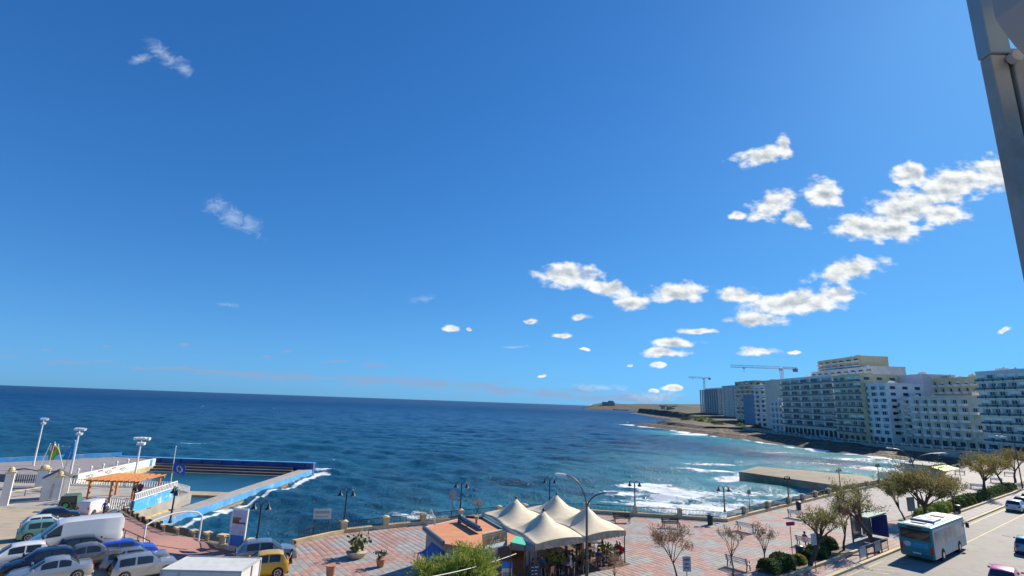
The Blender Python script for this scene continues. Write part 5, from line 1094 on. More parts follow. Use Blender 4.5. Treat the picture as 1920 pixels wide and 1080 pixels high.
tops = [t_teal, t_black, t_white, t_black, t_blue, t_tan, t_red, t_black, t_denim, t_pink]; names = ['steel blue', 'black', 'white', 'dark', 'navy', 'tan', 'red', 'black', 'denim', 'rose']; hairs = [h_dark, h_brown, h_white, h_dark]
pi_ = 0
for k, (a, b) in enumerate(SPOT):
    p = TB + TU * a + TV * b; p.z = .05; lb = 'round dark cafe table, %s from the left in the %s row under the tents' % (num[k], row[k])
    if ft: tp_.location = p; tp_['label'] = lb; ft = False
    else: copy_tree(tp_, p, 0, lb)
    a0_ = rg.uniform(0, 6.28)
    for c in range(3 if k < 9 else 2):
        an = a0_ + c * 2.09; q = p + Vector((math.cos(an), math.sin(an), 0)) * .72; rz = an - math.pi / 2
        lb = '%s rattan chair at the %s table of the %s row under the tents' % (['first', 'second', 'third'][c], num[k], row[k])
        if fc: cp_.location = q; cp_.rotation_euler = (0, 0, rz); cp_['label'] = lb; fc = False
        else: copy_tree(cp_, q, rz, lb)
        if c < 2 and k < 9 and (k + c) % 3 != 2:
            person('seated cafe guest in a %s top, chair %d of the %s table, %s row' % (names[pi_ % 10], c + 1, num[k], row[k]), q - Vector((0, 0, .05)), rz, 'sit', tops[pi_ % 10], (t_black, t_denim)[pi_ % 2], hairs[pi_ % 4], 'guests seated under the tents'); pi_ += 1
q = Vector((9.3, 44.56, 0.0)); copy_tree(cp_, q, RAD(150), 'rattan chair at the right edge of the tents with the white-haired guest')
person('white-haired person in a dark coat sitting at the right edge of the tents', q - Vector((0, 0, .03)), RAD(150), 'sit', t_black, t_black, h_white)
# pots with plants, freezer, chalkboards
M_leafy = mat('leaf_yellow_green', (.22, .27, .05), .7, var=.4, scale=9); M_leafd = mat('leaf_dark_green', (.035, .075, .02), .6, var=.4, scale=9)
def leaf_clump(rng, n, fn, size, mb, up=.4):
    for _ in range(n):
        p = Vector(fn(rng)); d = Vector((rng.gauss(0, 1), rng.gauss(0, 1), rng.gauss(up, .8))).normalized(); s = d.orthogonal().normalized(); s = (Matrix.Rotation(rng.uniform(0, 6.3), 3, d) @ s); l = size * rng.uniform(.6, 1.3); w = l * .28
        mb.add([p, p + d * l * .5 + s * w, p + d * l, p + d * l * .5 - s * w], [(0, 1, 2, 3)])
def pot(name, label, p, r, h, mat_pot, leaf, lh, n=160, cat='planter', group=None, spread=1.2):
    t = thing(name, label, cat, p, group=group); mb = MB(); mb.lathe([(r * .7, 0), (r * .85, h * .3), (r, h * .9), (r * 1.06, h * .92), (r * 1.06, h), (r * .9, h)], 14); mb.build('pot', mat_pot, t, smooth=True); mb = MB(); mb.lathe([(r * .9, h - .06), (r * .88, h - .03)], 12); mb.build('soil', mat('soil', (.05, .035, .02), .9), t)
    rng = random.Random(len(label)); mb = MB(); leaf_clump(rng, n, lambda g: ((lambda a, q, z: (math.cos(a) * q * r * spread * (.4 + z), math.sin(a) * q * r * spread * (.4 + z), h + z * lh))(g.uniform(0, 6.3), math.sqrt(g.random()), g.random())), lh * .42, mb); mb.build('foliage', leaf, t)
pot('plant_pot', 'round black pot with yellow-green plant in front of the tents', (3.95, 40.21, 0.0), .48, .62, M_black, M_leafy, .7); pot('plant_pot', 'round black pot with yellow-green plant at the right of the tents', (8.29, 43.6, -0.0), .45, .6, M_black, M_leafy, .65); pot('plant_pot', 'round black pot behind the street light pole', (6.12, 41.53, 0.0), .42, .6, M_black, M_leafy, .5)
pot('stone_planter', 'wide stone bowl planter with a spiky shrub on the paving', (-11.25, 42.32, 0.0), .78, .42, M_bowl, mat('leaf_olive', (.16, .17, .06), .7, var=.4, scale=9), 1.0, 150, spread=.85); pot('terracotta_pot', 'terracotta pot with a dark plant left of the kiosk', (-8.89, 40.26, 0.0), .33, .55, M_pot, M_leafd, .5, 110); pot('terracotta_pot', 'empty-looking terracotta pot at the bottom edge near the truck', (-11.7, 37.8, 0.0), .33, .75, M_pot, M_leafy, .15, 12)
fz = thing('ice_freezer', 'small freezer with a bright blue lid beside the cafe entrance', 'freezer', (0.34, 38.38, 0.0)); mb = MB(); mb.box(-.35, .35, -.3, .3, .05, .85); mb.build('body', M_white, fz, bevel=.03); mb = MB(); mb.box(-.38, .38, -.33, .33, .85, 1.1); mb.build('lid', mat('bright_blue_plastic', (.02, .20, .70), .4), fz, bevel=.04); mb = MB(); mb.box(-.28, .28, -.315, -.302, .2, .6); mb.build('print', mat('freezer_print', (.4, .35, .3), .5), fz)
board('menu_panel', 'tall pale menu panel standing at the cafe entrance', (2.14, 40.61, -0.0), .8, 1.7, .35, mat('menu_paper', (.50, .47, .48), .6), RAD(5), 2, pm=M_navy, strips=((.1, .9, .82, .84, M_cw2), (.15, .85, .7, .72, M_cw2)))
ab = thing('chalkboard', 'dark chalkboard A-sign at the bottom edge by the cafe entrance', 'sign', (2.26, 38.36, 0.0), RAD(10)); mb = MB(); mb.add([(-.4, -.3, 0), (.4, -.3, 0), (.4, 0, 1.1), (-.4, 0, 1.1), (-.4, .3, 0), (.4, .3, 0), (-.4, -.26, 0), (.4, -.26, 0), (.4, .26, 0), (-.4, .26, 0)], [(0, 1, 2, 3), (5, 4, 3, 2)]); cc = mb.build('board', mat('slate_board', (.04, .06, .08), .6), ab); cc.modifiers.new('t', 'SOLIDIFY').thickness = .03
mb = MB(); rr_ = random.Random(9)
for k in range(4):
    z = .3 + k * .2; y = -.3 + .3 * z / 1.1 - .02; mb.beam((-.25, y, z), (.1 + rr_.random() * .15, y, z + .03), .03, .05)
mb.build('chalk_writing', M_white, ab)
# overhead cable down to the kiosk corner
c0, c1 = Vector((0.89, 36.18, 2.3)), Vector((-5.0, 24.0, 4.2)); cb = thing('overhead_cable', 'thin pale overhead cable crossing in front of the bush', 'cable', c0); mb = MB(); mb.tube([(c1 - c0) * s - Vector((0, 0, .7 * 4 * s * (1 - s) * .3)) for s in np.linspace(0, 1, 14)], .022, 5); mb.build('wire', M_rail, cb)
# lime green kiosk canopy far right
lk = thing('beach_kiosk', 'flat-roofed beach kiosk with a lime green awning by the bay', 'kiosk', (87.42, 109.88, 0.0), RAD(36)); mb = MB(); mb.box(-5, 5, -2, 2, -1, 2.4); mb.build('wall', M_kw, lk); mb = MB(); mb.box(-5.4, 5.4, -2.4, 2.4, 2.4, 2.62); mb.build('roof', M_conc, lk); mb = MB(); mb.add([(-4.8, -2.41, 2.35), (5.3, -2.41, 2.35), (5.3, -4.6, 1.8), (-4.8, -4.6, 1.8)], [(3, 2, 1, 0)]); cc = mb.build('awning', mat('lime_awning_cloth', (.36, .58, .05), .7), lk); cc.modifiers.new('t', 'SOLIDIFY').thickness = .03
for x in (-4.6, 5.1): mb = MB(); mb.tube([(x, -4.5, 0), (x, -4.5, 1.8)], .05, 6); mb.build('post', M_galv, lk)

# ================================================================ vehicles
G_car = glass('car_glass', (.025, .035, .04), .05); M_tyre = mat('tyre_rubber', (.02, .02, .02), .85); M_rim = mat('alloy_rim', (.50, .50, .50), .3, metal=.8); M_trim = mat('black_trim', (.022, .022, .024), .6)
M_hl = mat('headlight_lens', (.70, .72, .75), .15); M_tl = mat('tail_light_red', (.50, .015, .012), .2); M_plw = mat('plate_white', (.70, .70, .66), .5); M_ply = mat('plate_yellow', (.70, .55, .06), .5)
def paint(n, c, metal=.25): return mat('car_paint_' + n, c, .32, metal=metal, var=.05, scale=1.5, coat=.8, stain=tuple(x * .8 + .03 for x in c), stain_amt=.25)
PROF = {  # fractions of length (0 = tail) -> top height fraction; belt; roof width; screens
 'hatch': dict(top=[(0, .42), (.012, .60), (.03, .64), (.12, .93), (.2, .985), (.4, 1.0), (.56, .97), (.74, .655), (.8, .63), (.94, .55), (.985, .46), (1, .36)], belt=.63, ws=(.565, .735), rw=(.035, .115), sw=((.17, .36), (.385, .585))),
 'sedan': dict(top=[(0, .42), (.012, .58), (.03, .65), (.17, .67), (.3, .94), (.38, .99), (.5, 1.0), (.58, .96), (.74, .66), (.8, .64), (.94, .55), (.985, .46), (1, .36)], belt=.64, ws=(.59, .735), rw=(.18, .295), sw=((.28, .42), (.44, .62))),
 'suv': dict(top=[(0, .40), (.01, .58), (.02, .64), (.07, .95), (.12, .985), (.35, 1.0), (.56, .97), (.71, .655), (.78, .63), (.95, .56), (.985, .46), (1, .36)], belt=.62, ws=(.57, .705), rw=(.022, .066), sw=((.10, .32), (.35, .58))),
 'van': dict(top=[(0, .30), (.006, .9), (.03, .985), (.3, 1.0), (.62, .985), (.70, .94), (.86, .58), (.9, .52), (.97, .42), (.99, .34), (1, .28)], belt=.56, ws=(.715, .85), rw=None, sw=((.66, .80),)),
}
def car(label, loc, rz, style, pm, L=4.1, Wd=1.72, Hh=1.48, group='parked cars', plate=M_ply, name='parked_car', cat='car', roofm=None):
    P = PROF[style]; t = thing(name, label, cat, loc, rz, group); xs_, zs_ = [a for a, b in P['top']], [b for a, b in P['top']]
    g0 = .17 * (Hh / 1.48) ** .3
    def sec(f):
        zt = float(np.interp(f, xs_, zs_)) * Hh; e = min(f, 1 - f); w = Wd / 2 * (1 - .16 * max(0, 1 - e / .10) ** 2); b = min(P['belt'] * Hh, zt - .02)
        k = max(0, min(1, (zt - P['belt'] * Hh) / ((1 - P['belt']) * Hh))); rw = w * (.93 - .21 * k) if style != 'van' else w * (.95 - .07 * k)
        x = (f - .5) * L; return [(x, y, z) for y, z in ((0, g0), (w * .86, g0), (w * .97, g0 + .1), (w, g0 + (b - g0) * .45), (w * .99, g0 + (b - g0) * .8), (w * .955, b), (rw, zt - .035), (rw * .82, zt), (0, zt + .015))]
    fs_ = sorted(set(xs_ + [.07, .25, .3, .46, .5, .65, .69, .87, .9])); S = [sec(f) for f in fs_]; n = 17; mb = MB()
    for s in S: mb.v += s + [(x, -y, z) for x, y, z in reversed(s[1:-1])] + []
    n = 16
    for i in range(len(S) - 1):
        for j in range(n): mb.f.append((i * n + j, i * n + (j + 1) % n, (i + 1) * n + (j + 1) % n, (i + 1) * n + j)); mb.m.append(1 if (roofm and j in (6, 7, 8, 9) and .13 < fs_[i] < .56) else 0)
    mb.f += [tuple(range(n)), tuple(reversed(range((len(S) - 1) * n, len(S) * n)))]; mb.m += [0, 0]
    mb.build('body', [pm, roofm or pm], t, smooth=True)
    off = .008
    def top_patch(nm, f0, f1, parent=t):
        mb = MB(); rows = []
        for f in np.linspace(f0, f1, 4):
            s = sec(f); a, b, c = Vector(s[6]), Vector(s[7]), Vector(s[8]); up = Vector((0, 0, off * 1.6)); sx_ = Vector((off if f0 > .4 else -off, 0, 0))
            y = [a.lerp(b, .35), b, c]; rows.append([Vector((q.x, q.y * .97, q.z)) + up + sx_ for q in y] + [Vector((q.x, -q.y * .97, q.z)) + up + sx_ for q in reversed(y[:-1])])
        for r in rows: mb.v += [tuple(q) for q in r]
        for i in range(3):
            for j in range(4): mb.f.append((i * 5 + j, i * 5 + j + 1, i * 5 + j + 6, i * 5 + j + 5)); mb.m.append(0)
        return mb.build(nm, G_car, parent, smooth=True)
    top_patch('windscreen', *P['ws'])
    if P['rw']: top_patch('rear_window', *P['rw'])
    for sg in (1, -1):
        for (f0, f1) in P['sw']:
            mb = MB()
            for i, f in enumerate(np.linspace(f0, f1, 5)):
                s = sec(f); a, b = Vector(s[5]), Vector(s[6]); lo, hi = a.lerp(b, .08), a.lerp(b, .90)
                for q in (lo, hi): mb.v.append((q.x, sg * (q.y + off), q.z + .003))
            for i in range(4): mb.f.append((2 * i, 2 * i + 2, 2 * i + 3, 2 * i + 1)); mb.m.append(0)
            mb.build('side_window', G_car, t)
        wx = (.19, .81) if style != 'van' else (.2, .8); r = .31 if style in ('hatch', 'sedan') else .35
        for f in wx:
            s = sec(f); y = s[3][1]; mb = MB(); mb.tube([((f - .5) * L, sg * (y - .24), r), ((f - .5) * L, sg * (y + .004), r)], r + .055, 18); mb.build('wheel_arch', M_trim, t)
            mb = MB(); mb.tube([((f - .5) * L, sg * (y - .2), r), ((f - .5) * L, sg * (y + .01), r), ((f - .5) * L, sg * (y + .025), r)], [r, r, r * .93], 18); wh = mb.build('wheel', M_tyre, t, smooth=True)
            mb = MB(); c = Vector(((f - .5) * L, sg * (y + .028), r)); mb.tube([c - Vector((0, sg * .02, 0)), c], r * .18, 8)
            for k in range(5): a = k * 1.2566; mb.beam(c, c + Vector((math.cos(a), 0, math.sin(a))) * r * .64, .03, r * .24, up=(0, 1, 0))
            m_ = 16; V = []
            for k in range(m_): a = k * 2 * math.pi / m_; V += [c + Vector((math.cos(a), 0, math.sin(a))) * r * .58, c + Vector((math.cos(a), 0, math.sin(a))) * r * .72]
            mb.add(V, [(2 * k, 2 * k + 1, (2 * k + 3) % (2 * m_), (2 * k + 2) % (2 * m_)) for k in range(m_)]); mb.build('rim', M_rim, wh)
        s = sec(.965); mb = MB(); zt = s[5][2]; mb.add([((.985 - .5) * L, sg * Wd * .22, zt - .13), ((.975 - .5) * L + .012, sg * Wd * .40, zt - .12), ((.93 - .5) * L, sg * (s[5][1] + .012), zt + .02), ((.95 - .5) * L, sg * Wd * .26, zt + .035)], [(0, 1, 2, 3) if sg > 0 else (3, 2, 1, 0)]); cc = mb.build('headlight', M_hl, t); cc.modifiers.new('t', 'SOLIDIFY').thickness = .03
        s = sec(.012); b = s[5]; z1_ = b[2] if style != 'van' else .62 * Hh; mb = MB(); mb.box(-.5 * L - .015, -.5 * L + .09, *sorted((sg * (b[1] - .22), sg * (b[1] + .008))), z1_ - .24, z1_ - .03); mb.build('tail_light', M_tl, t, bevel=.02)
        f = P['ws'][1] - .02; s = sec(f); mb = MB(); y = s[5][1]; mb.box((f - .5) * L - .06, (f - .5) * L + .06, *sorted((sg * (y + .02), sg * (y + .2))), s[5][2] + .02, s[5][2] + .16); mb.build('wing_mirror', M_trim if style == 'van' else pm, t, bevel=.03)
    mb = MB(); mb.box(-.5 * L - .03, -.5 * L + .02, -.25, .25, .5, .62); mb.build('number_plate', plate, t); mb = MB(); mb.box(.5 * L - .02, .5 * L + .03, -.25, .25, .34, .45); mb.build('number_plate', M_plw, t)
    w = Wd * .42; mb = MB(); mb.box(.5 * L - .06, .5 * L + .012, -w, w, g0 + .02, g0 + .16); mb.build('front_bumper', M_trim, t); mb = MB(); mb.box(-.5 * L - .012, -.5 * L + .06, -w, w, g0 + .02, g0 + .16); mb.build('rear_bumper', M_trim, t)
    return t
P_white = paint('white', (.70, .70, .68), 0); P_silver = paint('silver', (.42, .44, .46), .6); P_grey = paint('grey', (.16, .165, .17), .5); P_blue = paint('blue', (.015, .06, .50), .2); P_navy = paint('navy', (.012, .022, .06), .3); P_black = paint('black', (.01, .012, .02), .3); P_green = paint('mint_green', (.16, .34, .25), .2); P_yel = paint('yellow', (.62, .36, .01), 0); P_sgb = paint('steel_blue', (.22, .27, .32), .5); P_lblue = paint('light_blue', (.13, .30, .42), .3); P_pink = paint('magenta', (.62, .06, .28), .1)
YA = RAD(43); YB = YA + math.pi
CARS = [('navy hatchback furthest back in the car park, beside the jeep', (-49.0, 59.76, -2.25), YA, 'hatch', P_navy, 4.0, 1.7, 1.46, M_ply), ('white hatchback behind the mint green car', (-42.26, 50.35, -0.91), YA, 'hatch', P_white, 3.9, 1.7, 1.5, M_ply),
 ('mint green hatchback squeezed behind the white van', (-34.24, 41.04, 0.97), YA, 'hatch', P_green, 3.7, 1.65, 1.42, M_plw), ('black hatchback with red tail light beside the white van', (-27.95, 36.98, 1.0), YA, 'hatch', P_black, 4.0, 1.72, 1.46, M_ply),
 ('dark grey saloon between the black and blue cars', (-26.61, 35.52, 0.97), YA, 'sedan', P_grey, 4.3, 1.74, 1.42, M_ply), ('bright blue hatchback with a yellow plate', (-25.63, 37.4, 0.73), YA, 'hatch', P_blue, 4.0, 1.7, 1.46, M_ply),
 ('steel blue estate between the blue and silver cars', (-24.69, 37.1, 0.39), YA, 'suv', P_sgb, 4.3, 1.72, 1.46, M_plw), ('silver off-roader nearest the white truck', (-23.61, 36.57, 0.06), YA, 'suv', P_silver, 4.1, 1.78, 1.62, M_ply),
 ('white hatchback cut by the left edge of the photo', (-30.55, 34.57, 1.0), YB, 'hatch', P_white, 3.9, 1.7, 1.46, M_ply), ('navy hatchback showing a red tail light at its right end', (-28.26, 33.8, 1.0), YB, 'hatch', P_navy, 4.0, 1.7, 1.44, M_plw), ('silver saloon at the bottom left edge of the photo', (-26.42, 32.49, 0.94), YB, 'sedan', P_silver, 4.3, 1.74, 1.42, M_ply)]
for lb, p, r, st, pm, L, Wd, Hh, pl in CARS: car(lb, p, r, st, pm, L, Wd, Hh, 'cars in the left car park', pl).scale = (.9, .9, .9)
car('white panel van parked among the cars', (-29.72, 38.01, 1.0), YB, 'van', P_white, 4.9, 1.9, 2.0, None, M_plw, 'panel_van', 'van').scale = (1.06, 1.06, 1.06)
car('small white van on the ramp near the walking person', (-52.42, 69.14, -3.6), RAD(95), 'van', P_white, 3.9, 1.7, 1.8, None, M_plw, 'panel_van', 'van')
# green jeep with spare wheel
def jeep():
    t = thing('jeep', 'dark green jeep with a soft top and a spare wheel on its tail', 'jeep', (-56.95, 71.1, -3.88), RAD(118)); t.scale = (1.22, 1.22, 1.22); pg_ = paint('jeep_green', (.03, .10, .07), .1); mb = MB(); mb.box(-1.7, .55, -.78, .78, .45, 1.1); mb.box(.55, 1.75, -.68, .68, .45, 1.0); mb.build('body', pg_, t, bevel=.06)
    mb = MB(); mb.add([(-1.7, -.76, 1.1), (.5, -.76, 1.1), (.5, .76, 1.1), (-1.7, .76, 1.1), (-1.62, -.66, 1.82), (.25, -.66, 1.82), (.25, .66, 1.82), (-1.62, .66, 1.82)], [(4, 5, 6, 7), (0, 1, 5, 4), (1, 2, 6, 5), (2, 3, 7, 6), (3, 0, 4, 7)]); mb.build('soft_top', mat('soft_top_cloth', (.06, .12, .09), .85), t)
    for a in ((-1.72, -.6, .6, 1.2, 1.7),): mb = MB(); mb.add([(-1.70, -.6, 1.2), (-1.70, .6, 1.2), (-1.655, .56, 1.72), (-1.655, -.56, 1.72)], [(3, 2, 1, 0)]); mb.build('rear_window', G_car, t)
    mb = MB(); mb.tube([(-1.74, .1, .95), (-1.92, .1, .95)], .36, 18); sp = mb.build('spare_wheel', M_tyre, t); mb = MB(); mb.tube([(-1.925, .1, .95), (-1.94, .1, .95)], .22, 14); mb.build('rim', mat('bright_green_rim', (.06, .42, .10), .4), sp)
    for x in (-1.05, 1.1):
        for s in (-1, 1): mb = MB(); mb.tube([(x, s * .58, .38), (x, s * .84, .38)], .38, 18); w = mb.build('wheel', M_tyre, t); mb = MB(); mb.tube([(x, s * .845, .38), (x, s * .855, .38)], .2, 12); mb.build('rim', M_rim, w)
    for s in (-1, 1): mb = MB(); mb.box(-1.74, -1.705, s * .7 - .07, s * .7 + .07, .62, .85); mb.build('tail_light', M_tl, t)
jeep()
car('grey hatchback parked facing the railing corner', (-17.5, 40.68, 0.0), RAD(28), 'hatch', P_sgb, 4.1, 1.75, 1.5, 'cars by the bollards', M_ply)
car('yellow hatchback behind the white truck', (-16.41, 37.53, 0.0), RAD(205), 'hatch', P_yel, 3.5, 1.62, 1.5, 'cars by the bollards', M_plw)
# white box truck at the bottom edge
tk = thing('box_truck', 'white box truck cut by the bottom edge of the photo', 'truck', (-15.2, 29.1, -.1), RAD(2)); mb = MB(); mb.box(-1.95, 1.95, -1.12, 1.12, .85, 3.3); mb.build('cargo_box', mat('truck_box_grey_white', (.60, .61, .58), .55, var=.08, stain=(.45, .43, .38), stain_amt=.3), tk, bevel=.03)
mb = MB()
for y in (-1.14, 1.14): mb.beam((-1.97, y, 3.29), (1.97, y, 3.29), .06, .09); mb.beam((-1.97, y, .9), (1.97, y, .9), .06, .12)
for x in (-1.97, 1.97): mb.beam((x, -1.14, 3.29), (x, 1.14, 3.29), .06, .09); mb.beam((x, -1.14, .85), (x, -1.14, 3.3), .06, .06); mb.beam((x, 1.14, .85), (x, 1.14, 3.3), .06, .06)
mb.beam((-1.1, -1.14, .9), (-1.1, -1.14, 3.25), .05, .05); mb.beam((1.985, .1, .9), (1.985, .1, 3.25), .04, .05); mb.build('edge_trim', M_unit, tk)
mb = MB(); mb.box(-3.6, -2.05, -1.0, 1.0, .55, 2.2); mb.build('cab', P_white, tk, bevel=.12); mb = MB(); mb.box(-3.4, 2.0, -.4, .4, .5, .84); mb.build('chassis', M_trim, tk)
for x in (-2.9, 1.1):
    for s in (-1, 1): mb = MB(); mb.tube([(x, s * .75, .4), (x, s * 1.05, .4)], .4, 16); mb.build('wheel', M_tyre, tk)
# turquoise bus
def bus():
    p0 = Vector((35.93, 47.23, -0.14)); t = thing('city_bus', 'turquoise city bus with a white roof seen from behind', 'bus', p0, math.atan2(KD[1], KD[0])); L, W_, Hb = 9.9, 2.45, 2.86
    teal = mat('bus_teal', (.006, .215, .225), .45, var=.06, scale=1, stain=(.02, .16, .17), stain_amt=.3); pale = mat('bus_side_pale', (.52, .54, .50), .45, var=.08, scale=1, stain=(.42, .42, .38), stain_amt=.4); rw = mat('bus_roof_white', (.62, .66, .66), .5, var=.08, scale=1)  # pale: grey light on the road side is put into its colour
    mb = MB(); mb.box(0, L, -W_ / 2, W_ / 2, .32, Hb); mb.build('body', teal, t, bevel=.10)
    for s in (-1, 1):
        mb = MB(); mb.box(.12, L - .12, *sorted((s * W_ / 2, s * (W_ / 2 + .012))), .36, Hb - .22); sd = mb.build('side_panel', pale if s < 0 else teal, t)
        for k in range(6):
            mb = MB(); mb.box(.55 + k * 1.5, 1.95 + k * 1.5, *sorted((s * (W_ / 2 + .014), s * (W_ / 2 + .02))), 1.35, Hb - .4); mb.build('side_window', glass('bus_side_glass_sunlit', (.30, .31, .29), .25) if s < 0 else G_car, sd)  # road-side panes: sunlight on dusty glass put into the colour
        for f in (2.3, 7.4):
            mb = MB(); mb.tube([(f, s * (W_ / 2 - .3), .46), (f, s * (W_ / 2 + .022), .46)], .55, 18); mb.build('wheel_arch', M_trim, t); mb = MB(); mb.tube([(f, s * (W_ / 2 - .25), .46), (f, s * (W_ / 2 + .035), .46)], .46, 18); w = mb.build('wheel', M_tyre, t); mb = MB(); mb.tube([(f, s * (W_ / 2 + .036), .46), (f, s * (W_ / 2 + .05), .46)], .24, 12); mb.build('rim', M_rim, w)
        mb = MB(); mb.box(-.03, .05, *sorted((s * (W_ / 2 - .26), s * (W_ / 2 - .03))), .75, 1.3); mb.build('tail_light', M_tl, t, bevel=.02)
        mb = MB(); mb.tube([(L - .1, s * W_ / 2, 2.5), (L + .35, s * (W_ / 2 + .15), 2.3)], .03, 6); mb.box(L + .2, L + .4, s * (W_ / 2 + .15) - .12, s * (W_ / 2 + .15) + .12, 1.85, 2.3); mb.build('wing_mirror', M_trim, t)
    mb = MB(); mb.box(.25, L - .2, -W_ / 2 + .36, W_ / 2 - .36, Hb - .01, Hb + .05); r = mb.build('roof', rw, t, bevel=.03)
    mb = MB(); mb.box(2.4, 4.9, -W_ / 2 + .45, W_ / 2 - .45, Hb + .06, Hb + .26); mb.build('roof_unit', rw, r, bevel=.06); mb = MB(); mb.box(2.28, 2.4, -W_ / 2 + .35, W_ / 2 - .35, Hb + .06, Hb + .22); mb.build('roof_fairing', mat('bus_blue_fairing', (.05, .14, .34), .5), r)
    for (x, y) in ((3.2, -.4), (3.2, .4), (4.3, 0)): mb = MB(); mb.lathe([(.3, Hb + .26), (.3, Hb + .30), (.1, Hb + .31)], 12, (x, y, 0)); mb.build('fan', M_unit, r)
    for x in (1.0, 6.6): mb = MB(); mb.box(x, x + .5, -.5, .5, Hb + .06, Hb + .14); mb.box(x + .56, x + .7, -.5, .5, Hb + .06, Hb + .12); mb.build('hatch', mat('bus_hatch', (.30, .27, .20), .6), r)
    mb = MB(); mb.box(-.02, .02, -W_ / 2 + .16, W_ / 2 - .16, 1.72, Hb - .3); mb.build('rear_window', G_car, t, bevel=.03)
    mb = MB(); mb.box(-.022, .02, -W_ / 2 + .38, W_ / 2 - .38, 1.08, 1.48); ad = mb.build('advert_panel', mat('advert_sky_blue', (.02, .26, .44), .4, var=.3), t)
    mb = MB(); V = [(-.028, .62 + .27 * math.cos(a) * (1 + .12 * math.sin(3 * a)), 1.28 + .21 * math.sin(a)) for a in np.linspace(0, 6.283, 15)[:-1]]; mb.add(V, [tuple(range(14))]); em = mb.build('emblem', mat('advert_white', (.55, .62, .72), .5), ad)
    mb = MB(); 
    for y, z, hh in ((.74, 1.33, .14), (.62, 1.30, .10), (.50, 1.25, .08), (.58, 1.16, .05)): mb.box(-.036, -.03, y - .02, y + .02, z - hh / 2, z + hh / 2)
    mb.build('emblem_marks', M_navy, em)
    mb = MB(); mb.box(-.04, .03, -W_ / 2 + .1, W_ / 2 - .1, .30, .62); mb.build('bumper', paint('bus_teal_dark', (.01, .13, .15), 0), t, bevel=.03); mb = MB(); mb.box(-.05, -.04, -.3, .3, .58, .70); mb.build('number_plate', M_plw, t)
    mb = MB(); mb.box(-.026, .01, -.5, .5, Hb - .26, Hb - .12); mb.build('destination_box', M_trim, t)
bus()
KA = math.atan2(KD[1], KD[0])
car('white hatchback parked at the kerb beyond the bus', kerb(55.4, 1.6) + (-.14,), KA, 'hatch', P_white, 4.0, 1.72, 1.5, 'cars parked along the kerb')
car('dark blue car second at the kerb beyond the bus', kerb(61, 1.5) + (-.14,), KA, 'hatch', P_navy, 4.1, 1.72, 1.48, 'cars parked along the kerb'); car('pale car third at the kerb beyond the bus', kerb(66.5, 1.5) + (-.14,), KA, 'suv', P_silver, 4.2, 1.75, 1.55, 'cars parked along the kerb')
car('light blue car cut by the right edge of the photo', (49.77, 51.41, -0.14), KA + .1, 'hatch', P_lblue, 4.0, 1.72, 1.48, 'cars driving on the road'); car('magenta car in the bottom right corner of the photo', (37.76, 41.22, -0.14), KA + .1, 'hatch', P_pink, 3.9, 1.7, 1.46, 'cars driving on the road')
# traffic under the apartment blocks
FARC = [(208, 'white', P_white, 'by the tall grey block'), (222, 'dark', P_navy, 'by the beige corner block'), (238, 'silver', P_silver, 'by the beige corner block'), (254, 'white', P_white, 'at the left end of the beige corner block'), (272, 'grey', P_grey, 'by the narrow pale block'), (292, 'silver', P_silver, 'by the paired-window block'), (318, 'white', P_white, 'by the turquoise balconies'), (345, 'dark', P_navy, 'by the long hotel'), (372, 'silver', P_silver, 'at the far end of the hotel')]
for y, n, pm, wh in FARC: car('tiny %s car on the bay road %s' % (n, wh), (193.5, y, float(zroad(y)) + .02), RAD(91), 'hatch' if n != 'white' else 'suv', pm, 4.2, 1.75, 1.6, 'cars on the bay road')
# bus shelter with blue panel and pedestrian guard rails
sh = thing('bus_shelter', 'glass bus shelter with a blue advert panel behind the bus', 'bus shelter', kerb(15.5, -2.6) + (0,), KA)
mb = MB(); mb.box(-2.4, 2.4, -.8, .8, 2.4, 2.52); mb.build('roof', mat('shelter_roof', (.20, .30, .26), .5), sh)
for x in (-2.3, 2.3): mb = MB(); mb.box(x - .06, x + .06, .62, .74, 0, 2.4); mb.build('post', M_galv, sh)
for x in (-1.2, 1.2): mb = MB(); mb.box(x - 1.05, x + 1.05, .66, .70, .25, 2.2); mb.build('pane', glass('shelter_glass', (.28, .32, .32), .1), sh)
mb = MB(); mb.box(2.36, 2.5, -.8, .6, .2, 2.3); mb.build('advert_panel', mat('shelter_blue', (.02, .05, .26), .5), sh); mb = MB(); mb.box(-1.6, 1.6, .2, .6, .42, .48); mb.build('seat', M_unit, sh)
for k, t0 in enumerate((6.6, 8.3, 10.0, 11.7)):
    g = thing('guard_rail', 'grey pedestrian guard rail, %s from the camera, at the bus stop kerb' % ['nearest', 'second', 'third', 'furthest'][k], 'guard rail', kerb(t0, -.45) + (0,), KA, 'guard rails at the bus stop kerb'); mb = MB()
    for x in (0, 1.5): mb.tube([(x, 0, -.1), (x, 0, 1.02)], .03, 6)
    mb.tube([(0, 0, 1.0), (1.5, 0, 1.0)], .03, 6); mb.tube([(0, 0, .2), (1.5, 0, .2)], .025, 6); mb.build('frame', M_galv, g)
    if k % 2 == 0: mb = MB(); mb.box(.08, 1.42, -.012, .012, .25, .93); mb.build('panel', mat('guard_panel_grey', (.40, .44, .46), .6), g)
    else:
        for x in (.3, .6, .9, 1.2): mb = MB(); mb.tube([(x, 0, .2), (x, 0, 1.0)], .014, 5); mb.build('bar', M_galv, g)

for k, (a, b) in enumerate(((3, 5.2), (17, 6.0), (33, 4.2))):
    mb = MB(); mb.lathe([(.36, -.128), (.36, -.122), (.30, -.120)], 16); o = mb.build('manhole_cover', M_cw2, loc=kerb(a, b) + (0,)); tag(o, 'round iron manhole cover in the road ' + ['near the bottom edge', 'beside the bus', 'beyond the bus'][k], 'manhole', 'manhole covers')

